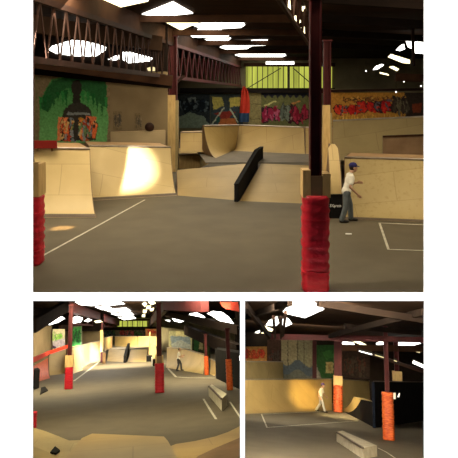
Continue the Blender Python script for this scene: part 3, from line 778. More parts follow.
p = Paint(lambda x, y: V(lin(172, 122, 52)) if y < 118 + 2 * math.sin(x * .2) else V(lin(150, 116, 56)), .8)
p.wild(345, 97, 396, 102, 9, [lin(196, 150, 70), lin(170, 110, 44), lin(120, 76, 40)], lin(60, 48, 34), 31)
p.wild(335, 105, 362, 115, 4, [lin(186, 36, 34), lin(160, 26, 30), lin(200, 60, 40), lin(90, 84, 86)], lin(50, 36, 36), 33)
p.wild(358, 100, 391, 113, 4, [lin(180, 34, 34), lin(150, 26, 34), lin(190, 50, 36), lin(84, 78, 84)], lin(48, 34, 36), 34)
for k in range(22):
    x = 336 + k * 2.9; p.poly([(x, 124), (x + 3.2, 124), (x + 1.7 + r.uniform(-1, 1), 113 + r.uniform(-2, 3))], r.choice([lin(196, 152, 62), lin(180, 130, 52), lin(206, 166, 80)]))
p.wild(393, 96, 410, 116, 4, [lin(98, 90, 70), lin(70, 62, 50), lin(60, 50, 44)], lin(44, 38, 34), 36)
p.poly([(404, 92), (440, 92), (440, 124), (400, 124), (410, 108)], lin(46, 38, 32)).poly([(412, 104), (422, 103), (421, 112), (413, 113)], lin(110, 50, 30)).poly([(424, 100), (434, 102), (430, 112)], lin(90, 44, 30))
wl = MB().box((at(325, 0, 29.9).x, 29.9, 0), (17.9, 30.0, at(0, 89, 29.9).z)); struct('wall_inner', wl, M['wallo'], h, (3, 29.9, 0))
mural(h, 'flame yellow and red graffiti mural on the right inner wall', 328, 92.5, 440, 126, 29.86, p)

# --- floor markings
floorline(h, [(144.5, 200), (100, 224.5), (20, 268)], .055, 'long diagonal white line on the floor before the left ramps')
floorline(h, [(470, 227), (379.5, 223), (388.5, 249.5), (470, 252)], .055, 'white painted rectangle outline on the floor by the skater in the blue cap')
q = fl(348.3, 234.3)
MB().prism([q + V((-.08, -.05, .003)), q + V((.07, -.06, .003)), q + V((.09, .04, .003)), q + V((-.06, .06, .003))], (0, 0, .012)).build('paper_scrap', M['letter'], h, q, label='small white scrap lying on the floor below the skater in the blue cap', category='scrap')

# --- foreground columns
column(h, 'front dark red column with tall red padding and timber blocks at its top', 315.2, 291.5, -3, 5.6, pad=(194, 13.2), collar=(169, 196, 13.6), base=V(((315.2 - PX) / F * 10.6, 10.6, 0)))
column(h, 'left edge column with red padding and yellow timber collar, cut by the frame', 29, 263, -3, 4, pad=(195, 13.5), collar=(160, 195, 13.5, True))

# --- the skater of the upper view
J = dict(head=(.135, .0, 1.48), neck=(.07, 0, 1.34), chest=(.03, 0, 1.13), hips=(-.06, 0, .83),
         shr=(.03, -.17, 1.25), elr=(-.03, -.24, .98), wrr=(.17, -.24, .79), handr=(.26, -.22, .71),
         shl=(.06, .17, 1.25), ell=(.10, .24, 1.0), wrl=(.28, .16, 1.04), handl=(.38, .12, 1.05),
         hipr=(-.07, -.09, .80), knr=(-.10, -.10, .45), anr=(-.22, -.10, .09),
         hipl=(-.05, .09, .80), knl=(.08, .10, .46), anl=(.10, .10, .09))
q = fl(348.5, 222)
person(h, q, (1, .12, 0), J, 'skater in blue cap, white shirt and jeans standing before the speckled ramp', PM, .0075)

# --- light of hall 1
spot(h, 'sunbeam_ramp', (-5.0, 12.5, 6.0), at(123, 166, 21.0), 42000, 14, (1, .97, .85), .9, .05)
spot(h, 'sunbeam_floor', (-6.5, 13.0, 5.6), fl(62, 228), 14000, 6, (1, .62, .25), 1.0, .05)
area(h, 'fill_light_front', (-1.0, 15, 6.3), (-.6, 17, 0), 560, 8, 4, (1, .86, .6))  # added fill light above the near floor, not a fitting of the hall
area(h, 'fill_light_entry', (0.4, 10.1, 6.2), (0.8, 12.5, 0), 170, 7, .25, (1, .86, .62))  # added frontal fill for the front column and near floor
spot(h, 'fill_spot_pillar', (-3.2, 10.1, 5.4), (1.55, 10.6, 1.7), 1100, 34, (1, .88, .68), .8, .2)  # made-up spot that lifts the near-black shaft of the front column
area(h, 'fill_light_left', (-5.5, 16.5, 5.9), (-4.5, 19.5, .8), 420, 4, 1.5, (1, .88, .66))  # added fill over the left ramps
area(h, 'fill_light_right', (7.0, 15, 5.6), (5.2, 19, 0), 260, 3, 3, (1, .85, .6))  # added fill over the right ramp
area(h, 'fill_light_middle', (-1.0, 25.5, 6.3), (-1.6, 27.5, 0), 260, 2.5, 3, (1, .86, .58))  # extra fill for the dark manual box, set to merge with a skylight
area(h, 'fill_light_rear', (1.2, 31, 6.2), (0.6, 30, 0), 330, 5, 8, (1, .88, .62))  # added fill over the raised deck at the back

# ================================================================== HALL 2 : the wide lower-left view
h = H2
fl, at = h.fl, h.at
mb = MB(); mb.face([fl(8, 470), fl(241.5, 470), at(241.5, 352, 116) * 1, at(8, 352, 116) * 1])
pts = [fl(8, 475), fl(241.8, 475)]
far = [h.at(241.8, 340, 118), h.at(8, 340, 118)]
struct('floor_wide', MB().face([pts[0], pts[1], V((far[0].x, 118, 0)), V((far[1].x, 118, 0))]), M['floor'], h)
def atw(h, px, py):                  # the point straight behind the white wall
    y = WY + .02
    return h.Ri @ V(((px - PX) / F * y, y, -(py - PY) / F * y)) + V((0, 0, h.H))
def shell(h, name, px, m):
    P = [h.at(*q) if len(q) == 3 else atw(h, *q) for q in px]
    struct(name, MB().face(P), M[m], h, P[0])
cz = 6.2
rowsC = [(h.at(-4, 298.5, 12), h.at(241.5, 298.5, 12)), None, None, (h.at(-4, 299.2, 58), h.at(241.5, 299.2, 58)), (h.at(-4, 318, 119), h.at(241.5, 318, 119))]
for k, Y in ((1, 24), (2, 50)):
    a, b = edge(h, -4, Y, cz), edge(h, 241.5, Y, cz); rowsC[k] = (V((a.x, a.y, cz)), V((b.x, b.y, cz)))
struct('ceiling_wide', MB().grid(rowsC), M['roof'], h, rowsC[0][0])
shell(h, 'wall_wide_left', [(6, 298.5), (6, 520), (6, 365, 119), (6, 255, 119), (6, 255, 22), (6, 298.5, 15)], 'wallo')
shell(h, 'wall_light_stop', [(241.7, 298.5), (241.7, 520), (241.7, 420, 119), (241.7, 255, 119), (241.7, 255, 22), (241.7, 298.5, 15)], 'walld')  # added along the sight line so light does not leak between halls
shell(h, 'wall_wide_back', [(-5, 300, 118.2), (250, 300, 118.2), (250, 360, 118.2), (-5, 360, 118.2)], 'wallo')

LL = 'in the wide lower-left view'
# left enclosing walls
shell(h, 'wall_wide_side', [(4, 324, 52), (52, 326, 72), (52, 375, 72), (4, 390, 52)], 'wall')
shell(h, 'wall_wide_end', [(50, 322, 86), (103, 322, 86), (103, 350, 86), (50, 362, 86)], 'wall')
shell(h, 'ceiling_eave', [(4, 303, 66), (60, 302, 80), (104, 312, 85), (104, 331, 85), (60, 331, 80), (4, 334, 66)], 'roofd')
p = Paint(lin(176, 168, 140), .6).wild(52, 333, 62, 341, 4, [lin(110, 160, 60), lin(90, 150, 60), lin(150, 170, 100)], lin(110, 130, 90), 41).poly([(52, 342), (64, 338), (66, 345), (52, 349)], lin(150, 140, 150)).ell(53, 347, 3, 1.6, lin(60, 40, 60))
mural(h, 'pale poster wall with green scrawl behind the left padded column, ' + LL, 52.6, 329, 65, 351, 71, p)
p = Paint(lin(120, 128, 100), .6)
p.poly([(72, 328), (81, 326), (81, 345), (72, 348)], lin(70, 140, 70)).wild(73, 330, 80, 343, 3, [lin(40, 110, 50), lin(60, 140, 66), lin(40, 60, 40)], lin(30, 90, 44), 43)
mural(h, 'small green mural on the end wall ' + LL, 70, 326, 82, 350, 78, p)
# ramps along the left
ramp(h, 'orange side of the leftmost ramp ' + LL, [(30, 384), (50, 378)], [(30, 368), (48, 358)], 4, m='orange', kick=0, deck=.5, coping=False)
ramp(h, 'tan quarter pipe left of the padded column ' + LL, [(50, 375.5), (66, 373.5)], [(49, 355), (66, 349.5)], 3, m='wood', kick=0, deck=1.2)
ramp(h, 'pale quarter pipe right of the padded column ' + LL, [(70, 375), (83, 370)], [(68, 349), (79, 345.5)], 3, m='woodp', kick=0, deck=1.2)
ramp(h, 'sunlit white glaring quarter pipe ' + LL, [(82, 368), (90, 363), (105, 361)], [(78, 346), (90, 343), (102, 340.5)], 3, m='woodp', kick=0, deck=1.2)
a, b = at(30, 366, 45), at(49, 355.5, 68); c = at(70, 348.5, 70)
t = thing('edge_rail', h, a, 'red painted edge board along the left ramp tops ' + LL, 'board')
up_ = V((0, 0, .28)); MB().bar(a + up_, b + up_, .2, .3).build('rail', M['banner'], h, a, t); MB().bar(b + up_, c + up_, .2, .3).build('rail', M['banner'], h, a, t)
q = fl(36, 388)
MB().prism([fl(33, 386.5), fl(37, 385.5), fl(39, 388), fl(34, 390)], (0, 0, 1.1)).build('equipment_case', M['black'], h, q, label='dark box below the leftmost ramp ' + LL, category='box')
q = fl(40, 391)
# dark mat on the floor
MB().prism([fl(41, 388.5), fl(45, 387.5), fl(48, 391), (fl(40, 395))], (0, 0, .06)).build('floor_mat', M['black'], h, q, label='dark flat mat on the floor near the left edge ' + LL, category='mat')
# roof lights
def vq(px, Y, m): vwin(h, px, Y, m)
vq([(45, 324), (47, 320), (54, 317), (62, 316.5), (65, 318.5), (58, 322.5), (50, 325)], 64, 'win')
vq([(69.5, 322), (71, 318), (77, 316), (83, 318), (81, 322), (74, 323.5)], 70, 'win')
vq([(33, 325), (36, 322.5), (37, 324), (34, 327)], 60, 'win')
vq([(84, 321), (88, 318.5), (92, 320), (88, 322)], 76, 'win'); vq([(94, 321), (100, 320), (103, 322), (96, 323)], 76, 'skyy')
def vs(px, m):
    pane(h, [at(x, y, 52 + (y - 300.5) * 2.6) for x, y in px], m)
for px_, Y in (([(75, 302), (98, 301), (110, 303.5), (92, 306), (80, 305)], 62), ([(94, 301.5), (118, 300.5), (125, 304), (108, 306), (98, 304.5)], 63), ([(95, 307), (108, 306), (112, 308.5), (102, 310)], 66), ([(104, 310), (126, 307.8), (131, 311), (112, 312.5)], 74),
               ([(111, 314), (131, 312.2), (134, 315), (118, 316)], 84), ([(118, 317.5), (133, 316), (136, 318.5), (124, 320)], 94)):
    vs(px_, 'sky')
for px_ in ([(142, 304), (145, 302), (147, 304), (145, 307)], [(148, 302), (153, 301), (156, 303.5), (151, 305)], [(147, 306), (151, 306), (150, 309), (146, 309)], [(143, 310), (147, 310), (146, 313), (143, 313)], [(150, 309), (154, 308), (153, 311), (150, 311)], [(142, 315), (145, 314), (145, 317), (142, 317)]):
    vs(px_, 'skyy')
for px_, Y in (([(188, 316), (190, 313.5), (197, 312.5), (204, 316), (207, 321), (203, 322.5), (195, 321)], 58), ([(207, 313.5), (213, 311), (222, 312), (229, 317), (234, 324), (230, 325), (221, 322), (212, 316)], 48),
               ([(172, 318), (179, 317), (185, 321), (180, 322.5), (174, 321)], 70), ([(165, 320), (170, 320), (170, 322)], 74), ([(209, 336), (213, 335.5), (219, 339), (217, 340.5), (211, 338.5)], 50), ([(223.5, 342), (228, 340), (236, 345), (239, 348), (232, 347), (225, 344.5)], 42),
               ([(234.5, 355), (237, 353.5), (241, 357), (241, 361), (237, 359)], 36)):
    vq(px_, Y, 'win')
a = at(222, 304, 40)
t = thing('roof_banner', h, a, 'dull red cloth patch under the roof at top right ' + LL, 'cloth')
MB().grid([[at(220 + 2.6 * k, 302, 42.5 + .3 * math.sin(k)) for k in range(8)], [at(222 + 2.4 * k, 306 + .2 * k, 40.5 + .3 * math.sin(k + 1)) for k in range(8)], [at(226 + 1.9 * k, 309 + .4 * k, 39) for k in range(8)]]).build('cloth', M['banner'], h, a, t)
# roof members (curved by the wide lens only a little: straight steel in the hall)
beam(h, at(33, 326, 50), at(66, 306, 62), .5, 1.0, 'roofd'); beam(h, at(66, 306, 62), at(118, 323, 108), .5, .9, 'steel')
beam(h, at(150, 324, 108), at(166, 305, 50), .4, .9, 'steelb'); beam(h, at(166, 305, 50), at(205, 306, 40), .5, .7, 'steel')
beam(h, at(160, 312, 66), at(240, 330, 40), .4, .5, 'roofd'); beam(h, at(186, 330, 62), at(240, 352, 38), .4, .8, 'roofd')
beam(h, at(190, 331, 66), at(212, 336, 54), .25, .25, 'beam'); beam(h, at(60, 328, 74), at(112, 326, 110), .3, .6, 'steelb')
truss(h, 'short lattice truss at the far left of the roof ' + LL, at(72, 324, 70), at(116, 327, 108), 1.0, 1.0, 8, .12, 'steel')
truss(h, 'lattice truss right of the centre skylights ' + LL, at(164, 312, 56), at(150, 325, 108), 1.4, 1.4, 9, .12, 'steelb')
# far wall
winn[0] += 1
q = at(117, 327.5, 117)
wn = MB().prism([at(117.5, 327.3, 117), at(147, 327.3, 117), at(147, 320.6, 117), at(117.5, 320.6, 117)], (0, .1, 0)).build('window_%d' % winn[0], M['green'], h, q, kind='structure')
for k in range(1, 6): MB().bar(at(117.5 + 5 * k, 327.3, 116.9), at(117.5 + 5 * k, 320.6, 116.9), .12, .12).build('mullion', M['frame'], h, q, wn)
beam(h, at(96, 328.4, 116.5), at(163, 328.4, 116.5), .3, .6, 'walld'); beam(h, at(114, 319.9, 116), at(152, 319.9, 116), .3, .35, 'beam')
p = Paint(lin(90, 84, 66), .5).wild(98, 330, 115, 336, 5, [lin(40, 60, 60), lin(70, 90, 90), lin(60, 90, 50)], lin(36, 40, 40), 51).wild(119, 330, 133, 336, 5, [lin(140, 50, 50), lin(120, 60, 60), lin(90, 80, 70)], lin(50, 36, 36), 52).wild(134, 330, 145, 336, 3, [lin(60, 90, 50), lin(80, 70, 60)], lin(40, 40, 36), 53)
mural(h, 'small dark graffiti row on the far wall ' + LL, 96, 329, 146, 338, 117.5, p)
p = Paint(lin(170, 110, 60), .5).wild(147, 330, 161, 334, 5, [lin(190, 70, 40), lin(170, 50, 40)], lin(110, 60, 40), 54)
mural(h, 'orange red graffiti beside the right padded column ' + LL, 145.5, 329, 165, 336.5, 104, p)
# banks and quarter pipes at the far end
zd = .8
dk = [fl(108, 350, zd), V((at(158, 350, fl(108, 350, zd).y).x, fl(108, 350, zd).y, zd)), fl(158, 345, zd), fl(112, 345, zd)]
t = thing('raised_deck', h, V((dk[0].x, dk[0].y, 0)), 'dark flat deck at the far end ' + LL, 'deck')
MB().prism(dk, (0, 0, -.05)).build('deck_surface', M['deckf'], h, V((dk[0].x, dk[0].y, 0)), t)
Yd = dk[0].y
ramp(h, 'far plywood bank left of the dark divider ' + LL, [(107, 361.2), (123, 362)], [(109, 349.5), (126.3, 349.5)], 4, topY=[Yd - .2, Yd - .2], arc=0, deck=0, kick=0, name='bank_ramp', coping=False, m='wood')
ramp(h, 'far plywood bank right of the dark divider ' + LL, [(127.6, 362), (146, 362)], [(131, 349.5), (147.5, 349.5)], 4, topY=[Yd - .2, Yd - .2], arc=0, deck=0, kick=0, name='bank_ramp', coping=False, m='wood')
a0 = fl(123.5, 362.8); a1 = V((at(127, 350, Yd).x, Yd, 0)); a2 = a1 + (a1 - a0).normalized() * 4
t = thing('divider_ledge', h, a0, 'dark divider between the two far banks ' + LL, 'ledge')
pr = [V((a0.x, a0.y, 0)), V((a0.x, a0.y, .6)), V((a1.x, a1.y, zd + .5)), V((a2.x, a2.y, zd + .5)), V((a2.x, a2.y, zd + .01)), V((a1.x, a1.y - .1, zd + .01)), V((a1.x, a1.y - .1, 0))]
MB().prism(pr, (.28, 0, 0)).build('body', M['black'], h, a0, t)
MB().prism([pr[1], pr[2], pr[3], pr[3] + V((.28, 0, 0)), pr[2] + V((.28, 0, 0)), pr[1] + V((.28, 0, 0))], (0, 0, .04)).build('top_edge', M['black'], h, a0, t)
ramp(h, 'far back quarter pipe left of the seam ' + LL, [(114.5, 346.5), (137.5, 346.5)], [(115, 336.5), (137.5, 336.5)], 2, z0=zd + .02, m='wood', kick=0, deck=1)
ramp(h, 'far back quarter pipe right of the seam ' + LL, [(138, 346.5), (158, 346.5)], [(138, 336.5), (158, 336.5)], 2, z0=zd + .02, m='wood', kick=0, deck=1)
ramp(h, 'corner quarter pipe behind the far cased post ' + LL, [(105, 351), (112, 347)], [(104, 338), (112.5, 336.5)], 3, z0=zd + .02, m='wood', kick=0, deck=.2, topY=[Yd + 1, Yd + 8])
column(h, 'far tan cased post left of the banks ' + LL, 101.5, 361, 322, 1.0, base=fl(101.5, 362.5), wrap=(330, 352, 1.6))
q = fl(102.5, 362)
MB().prism([fl(102.5, 363.6), fl(105.5, 363.6), fl(105.4, 362), fl(102.7, 362)], (0, 0, 1.0)).build('wooden_box', M['woodb'], h, q, label='small brown box at the foot of the far cased post ' + LL, category='box')
# right middle: boxes, tower, ramp
q = fl(149.5, 361.5); s_ = q.y / F
def crate(q, x0, x1, ht, label):
    s_ = q.y / F
    t = thing('black_crate', h, q, label, 'crate')
    MB().box((q.x + x0 * s_, q.y, 0), (q.x + x1 * s_, q.y + .8, ht * s_)).build('body', M['black'], h, q, t)
    MB().box((q.x + x0 * s_, q.y - .02, ht * s_), (q.x + x1 * s_, q.y + .8, ht * s_ + .04)).build('lid', M['kick'], h, q, t)
crate(q, -2.6, 2.6, 5, 'black box left of the white edged one ' + LL)
q2 = fl(155.2, 366); crate(q2, -2.0, 2.0, 5.5, 'smaller black box touching the right padded column ' + LL)
MB().box((q2.x - 2.9 * s_, q2.y - .1, 0), (q2.x - 2.1 * s_, q2.y + .5, 6.5 * s_)).build('white_board', M['letter'], h, q2, label='white upright board between the two black boxes ' + LL, category='board')
a = fl(153, 361) + V((0, 1.6, 0))
t = thing('ramp_tower', h, a, 'pale rounded ramp tower behind the black boxes ' + LL, 'skate ramp')
pl = [at(150, 361, a.y), at(150.3, 348, a.y), at(151.5, 345.5, a.y), at(153.5, 344.5, a.y), at(155.5, 346.5, a.y), at(156.5, 351, a.y), at(157, 361, a.y)]
MB().prism(pl, (0, .4, 0)).build('riding_surface', M['woodp'], h, a, t)
MB().prism([at(148.6, 361, a.y), at(149.2, 332, a.y), at(150.5, 332, a.y), at(150.2, 361, a.y)], (0, .2, 0)).build('post', M['block'], h, a, t)
ramp(h, 'wide plywood quarter pipe with a yellow glow behind the skater ' + LL, [(166, 367.5), (182, 370.5), (203, 374)], [(167, 347.7), (186, 349.5), (204, 355)], 2.6, m='woodp', kick=0, deck=1.5)
shell(h, 'wall_wide_right', [(160, 327, 90), (194, 331, 70), (194, 358, 70), (160, 350, 90)], 'wallo')
p = Paint(lin(96, 92, 66), .6).poly([(170, 336), (190, 334), (191, 349), (172, 347)], lin(70, 78, 84)).poly([(171, 344), (180, 340), (191, 345), (191, 350), (172, 348)], lin(90, 92, 88)).poly([(176, 331), (190, 333), (190, 337), (176, 336)], lin(120, 112, 78))
mural(h, 'blue grey painted wall panel above the glowing ramp ' + LL, 169, 331, 191.5, 350, 66, p)
p = Paint(lin(34, 44, 28), .5).poly([(199, 342), (203, 343), (203, 350), (199, 349)], lin(150, 140, 100)).poly([(194, 334), (200, 338), (198, 352), (194, 350)], lin(40, 76, 40)).poly([(204, 340), (209, 344), (209, 356), (203, 352)], lin(50, 70, 40))
mural(h, 'dark green wall with a small pale notice ' + LL, 192, 333, 210, 358, 60, p)
q = fl(226, 384)
t = thing('black_ramp', h, q, 'black painted ramp side filling the right edge ' + LL, 'skate ramp')
bp = [fl(216, 378.5), fl(241.1, 390), fl(241.1, 380), fl(221, 374)]
MB().prism(bp, (0, 0, at(226, 352, fl(226, 386).y).z)).build('side_panel', M['black'], h, q, t)
ramp(h, 'curved plywood corner ramp beside the orange posts ' + LL, [(209.8, 374), (214.5, 376)], [(210.5, 359), (217, 362)], 2, m='wood', kick=0, deck=.3)
column(h, 'orange padded column standing by the glowing ramp ' + LL, 206.8, 375, 334, 1.3, pad=(356, 2.2), padm='orange')
column(h, 'orange padded column nearest the right edge ' + LL, 230, 390, 328, 1.9, pad=(359, 3.0), padm='orange')
column(h, 'red padded column with yellow collar at left ' + LL, 68.5, 389, 305, 2.0, pad=(367, 4.0), collar=(355, 367, 4.2, True))
column(h, 'red padded column at the centre of the floor ' + LL, 159.7, 392.5, 303, 2.5, pad=(363, 4.6), collar=(354, 363, 4.0))
# kerb / ledge and markings
def ledge(h, label, top, zt, mt, mbd):
    T = [h.fl(x, y, zt) for x, y in top]; o = V((T[0].x, T[0].y, 0))
    t = thing('grind_ledge', h, o, label, 'ledge')
    MB().prism([V((p_.x, p_.y, 0)) for p_ in T], (0, 0, zt - .03)).build('body', M[mbd], h, o, t)
    MB().prism([V((p_.x, p_.y, zt - .03)) for p_ in T], (0, 0, .03)).build('top_sheet', M[mt], h, o, t)
    mb = MB().bar(T[0], T[3], .06, .06); mb.build('edge_angle', M['kick'], h, o, t)
    return t
ledge(h, 'pale worn grind ledge lying slantwise near the right edge ' + LL, [(208.5, 386), (212, 384.6), (227, 394), (221.5, 399)], .45, 'concp', 'concp')
floorline(h, [(99, 362), (90, 369), (74, 381)], .15, 'pale slanting floor line from the left padded column to the far ramps, ' + LL)
floorline(h, [(168, 368.5), (176, 377), (190, 377.8), (214, 378)], .15, 'white floor outline around the skater ' + LL)
floorline(h, [(203.5, 399), (209, 408), (216, 419)], .09, 'faint white floor line before the grind ledge ' + LL)
floorline(h, [(230, 402), (238, 414), (244, 423)], .07, 'faint white floor line closest to the right edge ' + LL)
# the deck under the photographer, curved front banks
def slab(h, label, px, z, m, name='front_deck', zb_=0):
    P = [h.fl(x, y, z) for x, y in px]; o = V((P[0].x, P[0].y, zb_))
    t = thing(name, h, o, label, 'deck')
    MB().prism(P, (0, 0, -.05)).build('top_sheet', M[m], h, o, t)
    for a_, b_ in zip(P, P[1:] + P[:1]):
        MB().prism([a_ + V((0, 0, -.05)), b_ + V((0, 0, -.05)), V((b_.x, b_.y, zb_)), V((a_.x, a_.y, zb_))], (.005, .005, 0)).build('skirt_panel', M['woodb'], h, o, t)
slab(h, 'tan plywood platform at the bottom middle edge ' + LL, [(70, 452), (82, 438), (92, 433.5), (128, 435), (164, 436.5), (168, 441), (179, 461), (64, 461)], 1.2, 'wood')
slab(h, 'curved tan bank at the lower left corner ' + LL, [(20, 424), (33, 427.5), (45, 431), (58, 436), (69, 440.5), (80, 440), (70, 470), (20, 470)], .25, 'woods', 'curved_bank')
slab(h, 'curved tan bank at the lower right corner ' + LL, [(168, 447), (176, 444), (195, 441), (215, 436.5), (228, 432), (240.1, 426), (239.5, 470), (182, 470)], .25, 'wood', 'curved_bank')
slab(h, 'brown side platform at the bottom right corner ' + LL, [(188, 466), (198, 456), (215, 448), (240.1, 437.5), (239.5, 470)], .6, 'woodb', 'side_platform', .25)
slab(h, 'darker tan platform at the bottom left corner ' + LL, [(20, 440), (33, 446), (48, 452), (58, 458), (62, 470), (20, 470)], .6, 'woodd', 'side_platform', .25)
q = fl(54, 452, .6)
MB().prism([fl(50, 454, .3), fl(55, 448, .3), fl(60, 452, .3), fl(56, 455, .3)], (0, 0, .05)).build('dark_wedge', M['black'], h, q, label='small dark wedge on the lower left bank ' + LL, category='wedge')
column(h, 'red padded post cut off at the left edge ' + LL, 31, 429, 408, 1.5, pad=(412, 5), padm='red')

J2 = dict(head=(.06, 0, 1.52), neck=(.03, 0, 1.37), chest=(.0, 0, 1.16), hips=(-.05, 0, .85),
          shr=(.0, -.17, 1.27), elr=(.02, -.24, 1.0), wrr=(.2, -.22, .98), handr=(.3, -.2, .98),
          shl=(.02, .17, 1.27), ell=(.10, .24, 1.02), wrl=(.30, .2, 1.06), handl=(.4, .18, 1.08),
          hipr=(-.06, -.09, .82), knr=(-.04, -.1, .45), anr=(-.18, -.1, .09),
          hipl=(-.04, .09, .82), knl=(.14, .1, .47), anl=(.16, .1, .09))
PM2 = dict(PM, trousers=M['darktr'])
person(h, fl(179.3, 371), (1, -.1, 0), J2, 'bareheaded skater in white shirt and dark trousers standing far off ' + LL, PM2, .012, capstyle=None)
for k, (x_, y_, e) in enumerate(((-2.5, 27, 700), (2.5, 27, 600), (-5, 43, 1700), (4, 43, 2200))):
    area(h, 'wide_fill', (x_, y_, 6.0), (x_, y_ + 2.5, 0), e * 1.15, 3, 9, (1, .88, .58))  # unseen fill lights, added to brighten the wide hall evenly
area(h, 'wide_fill_far', at(118, 304.5, 62), (-1, 68, 0), 6500, 8, 6, (1, .88, .58))  # added fill among the centre skylights, brightens the far banks
area(h, 'wide_fill_back', at(124, 316.5, 86), (0, 90, 0), 2200, 6, 3, (1, .9, .6))  # added fill for the back quarter pipes, passes for a skylight
area(h, 'wide_fill_near', (0, 17, 4.4), (0, 16, 0), 260, 5, 1, (1, .85, .5))  # added fill above the front platform, out of view
spot(h, 'sunbeam_wide_left', at(112, 303, 44), at(87, 352, 68.3), 300000, 8.5, (.92, .97, 1), .8, .1)
spot(h, 'sunbeam_wide_right', at(186, 303, 33), at(194, 357.5, 47.4), 9000, 10, (1, .78, .3), 1, .1)
spot(h, 'sunbeam_wide_floor', at(190, 304, 36), fl(206, 378), 2500, 7, (1, .85, .5), 1, .1)

# ================================================================== HALL 3 : the lower-right view
h = H3
fl, at = h.fl, h.at
RR = 'in the lower-right view'
far = [h.at(244, 352, 52), h.at(445, 352, 52)]
struct('floor_right_hall', MB().face([fl(243.5, 475), fl(445, 475), V((far[1].x, 52, 0)), V((far[0].x, 52, 0))]), M['floor'], h)
zc = 4.6
cA, cB = fl(240, 290, zc), fl(450, 290, zc)
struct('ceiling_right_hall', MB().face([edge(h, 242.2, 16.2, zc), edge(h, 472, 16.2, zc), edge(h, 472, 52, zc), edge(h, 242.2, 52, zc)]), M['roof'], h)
shell(h, 'wall_right_hall_light_stop', [(242.2, 298.5), (242.2, 520), (242.2, 420, 52), (242.2, 255, 52), (242.2, 255, 24), (242.2, 298.5, 17)], 'walld')  # second added screen against light from the wide hall
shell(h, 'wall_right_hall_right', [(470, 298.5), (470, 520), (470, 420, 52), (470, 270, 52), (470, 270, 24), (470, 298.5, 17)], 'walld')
shell(h, 'wall_right_hall_back', [(235, 290, 51.5), (475, 290, 51.5), (475, 410, 51.5), (235, 410, 51.5)], 'walld')
shell(h, 'wall_right_hall_top', [(242.2, 298.5), (470, 298.5), (470, 298.5, 18), (242.2, 298.5, 18)], 'roofd')

ramp(h, 'wide plywood quarter pipe with a yellow sun patch behind the skater ' + RR, [(244.3, 414.3), (332, 410.7)], [(244.3, 379.8), (332, 379)], 1.6, m='wood', kick=.06, deck=.4)
ramp(h, 'dim upper quarter pipe under the red graffiti ' + RR, [(244.3, 383), (284, 382)], [(244.3, 361.5), (283, 362)], 1.5, z0=1.4, m='woodd', kick=0, deck=.8)
ramp(h, 'dim curved plywood wall right of the orange padded post ' + RR, [(341, 411.5), (372, 408)], [(342, 379.5), (369, 381)], 1.5, m='woodd', kick=0, deck=0)
# low kicker with black side
A, B = fl(345, 412.3), fl(373, 427)
def hz(px, py):                       # point on the vertical plane over the line A-B
    d = h.ray(px, py); n = (B - A).cross(V((0, 0, 1))); o = V((0, 0, h.H))
    return o + d * ((A - o).dot(n) / d.dot(n))
prof = [A] + [hz(*q) for q in ((349, 412.5), (353, 410.8), (356.5, 407.5), (359, 403.5), (361, 399.5), (372, 401.5))] + [B]
bk = V((-.35, 2.0, 0))
t = thing('launch_ramp', h, A, 'black sided curved launch ramp between the orange posts ' + RR, 'skate ramp')
MB().prism(prof, bk.normalized() * .03).build('side_panel', M['black'], h, A, t)
MB().grid([[p_ + V((0, 0, .01)) for p_ in prof[:6]], [p_ + bk + V((0, 0, .01)) for p_ in prof[:6]]]).build('riding_surface', M['wood'], h, A, t, smooth=True)
MB().prism([prof[5], prof[6], prof[6] + bk, prof[5] + bk], (0, 0, .02)).build('deck', M['woodp'], h, A, t)
# black wall box
A2, B2 = fl(374.5, 428), fl(440, 418.5)
zt_ = at(374.5, 382, A2.y).z
n = V((A2.x / A2.y + .02, 1, 0)) * .4
t = thing('painted_ramp_wall', h, A2, 'long black painted plywood ramp back behind the right orange post ' + RR, 'skate ramp')
MB().prism([A2, B2, B2 + n, A2 + n], (0, 0, zt_)).build('back_panel', M['black'], h, A2, t)
MB().prism([V((p_.x, p_.y, zt_)) for p_ in (A2, B2, B2 + n, A2 + n)], (0, 0, .04)).build('top_sheet', M['kick'], h, A2, t)
MB().bar(A2 + V((-.02, -.02, 0)), A2 + V((-.02, -.02, zt_)), .12, .12).build('lit_face_strip', M['navy'], h, A2, t)  # added strip, its navy colour stands for the slightly lit left face

# back wall paintings
p = Paint(lin(150, 104, 54), .6).wild(242, 349, 264, 359, 6, [lin(176, 60, 40), lin(160, 44, 34), lin(186, 90, 50)], lin(120, 60, 34), 61).poly([(238, 360), (266, 358), (266, 364), (238, 364)], lin(176, 130, 70))
mural(h, 'red and orange graffiti at the left end of the back wall ' + RR, 244.2, 346.5, 267, 363, 48.5, p)
p = Paint(lin(60, 42, 34), .6).wild(268, 350, 280, 364, 4, [lin(80, 44, 36), lin(60, 50, 44)], lin(40, 30, 26), 62)
mural(h, 'dark brown painted strip between graffiti and pale panels ' + RR, 267.3, 340, 281, 382, 48.5, p)
def pan(x, y):
    wv = 362 + 3.2 * math.sin((x - 281) * .28) + (x - 281) * .08
    if y > wv + 9: return V(lin(100, 98, 86))
    if y > wv: return V(lin(74, 82, 88))
    if abs(x - 288) < .5 or abs(x - 297.5) < .6 or abs(x - 304) < .4: return V(lin(78, 70, 54))
    return V(lin(138, 126, 96)) if x < 297 else V(lin(128, 120, 92))
mural(h, 'pale panelled wall with a blue grey wave painted along its foot ' + RR, 281.3, 340, 313, 383, 48.5, Paint(pan, .4))
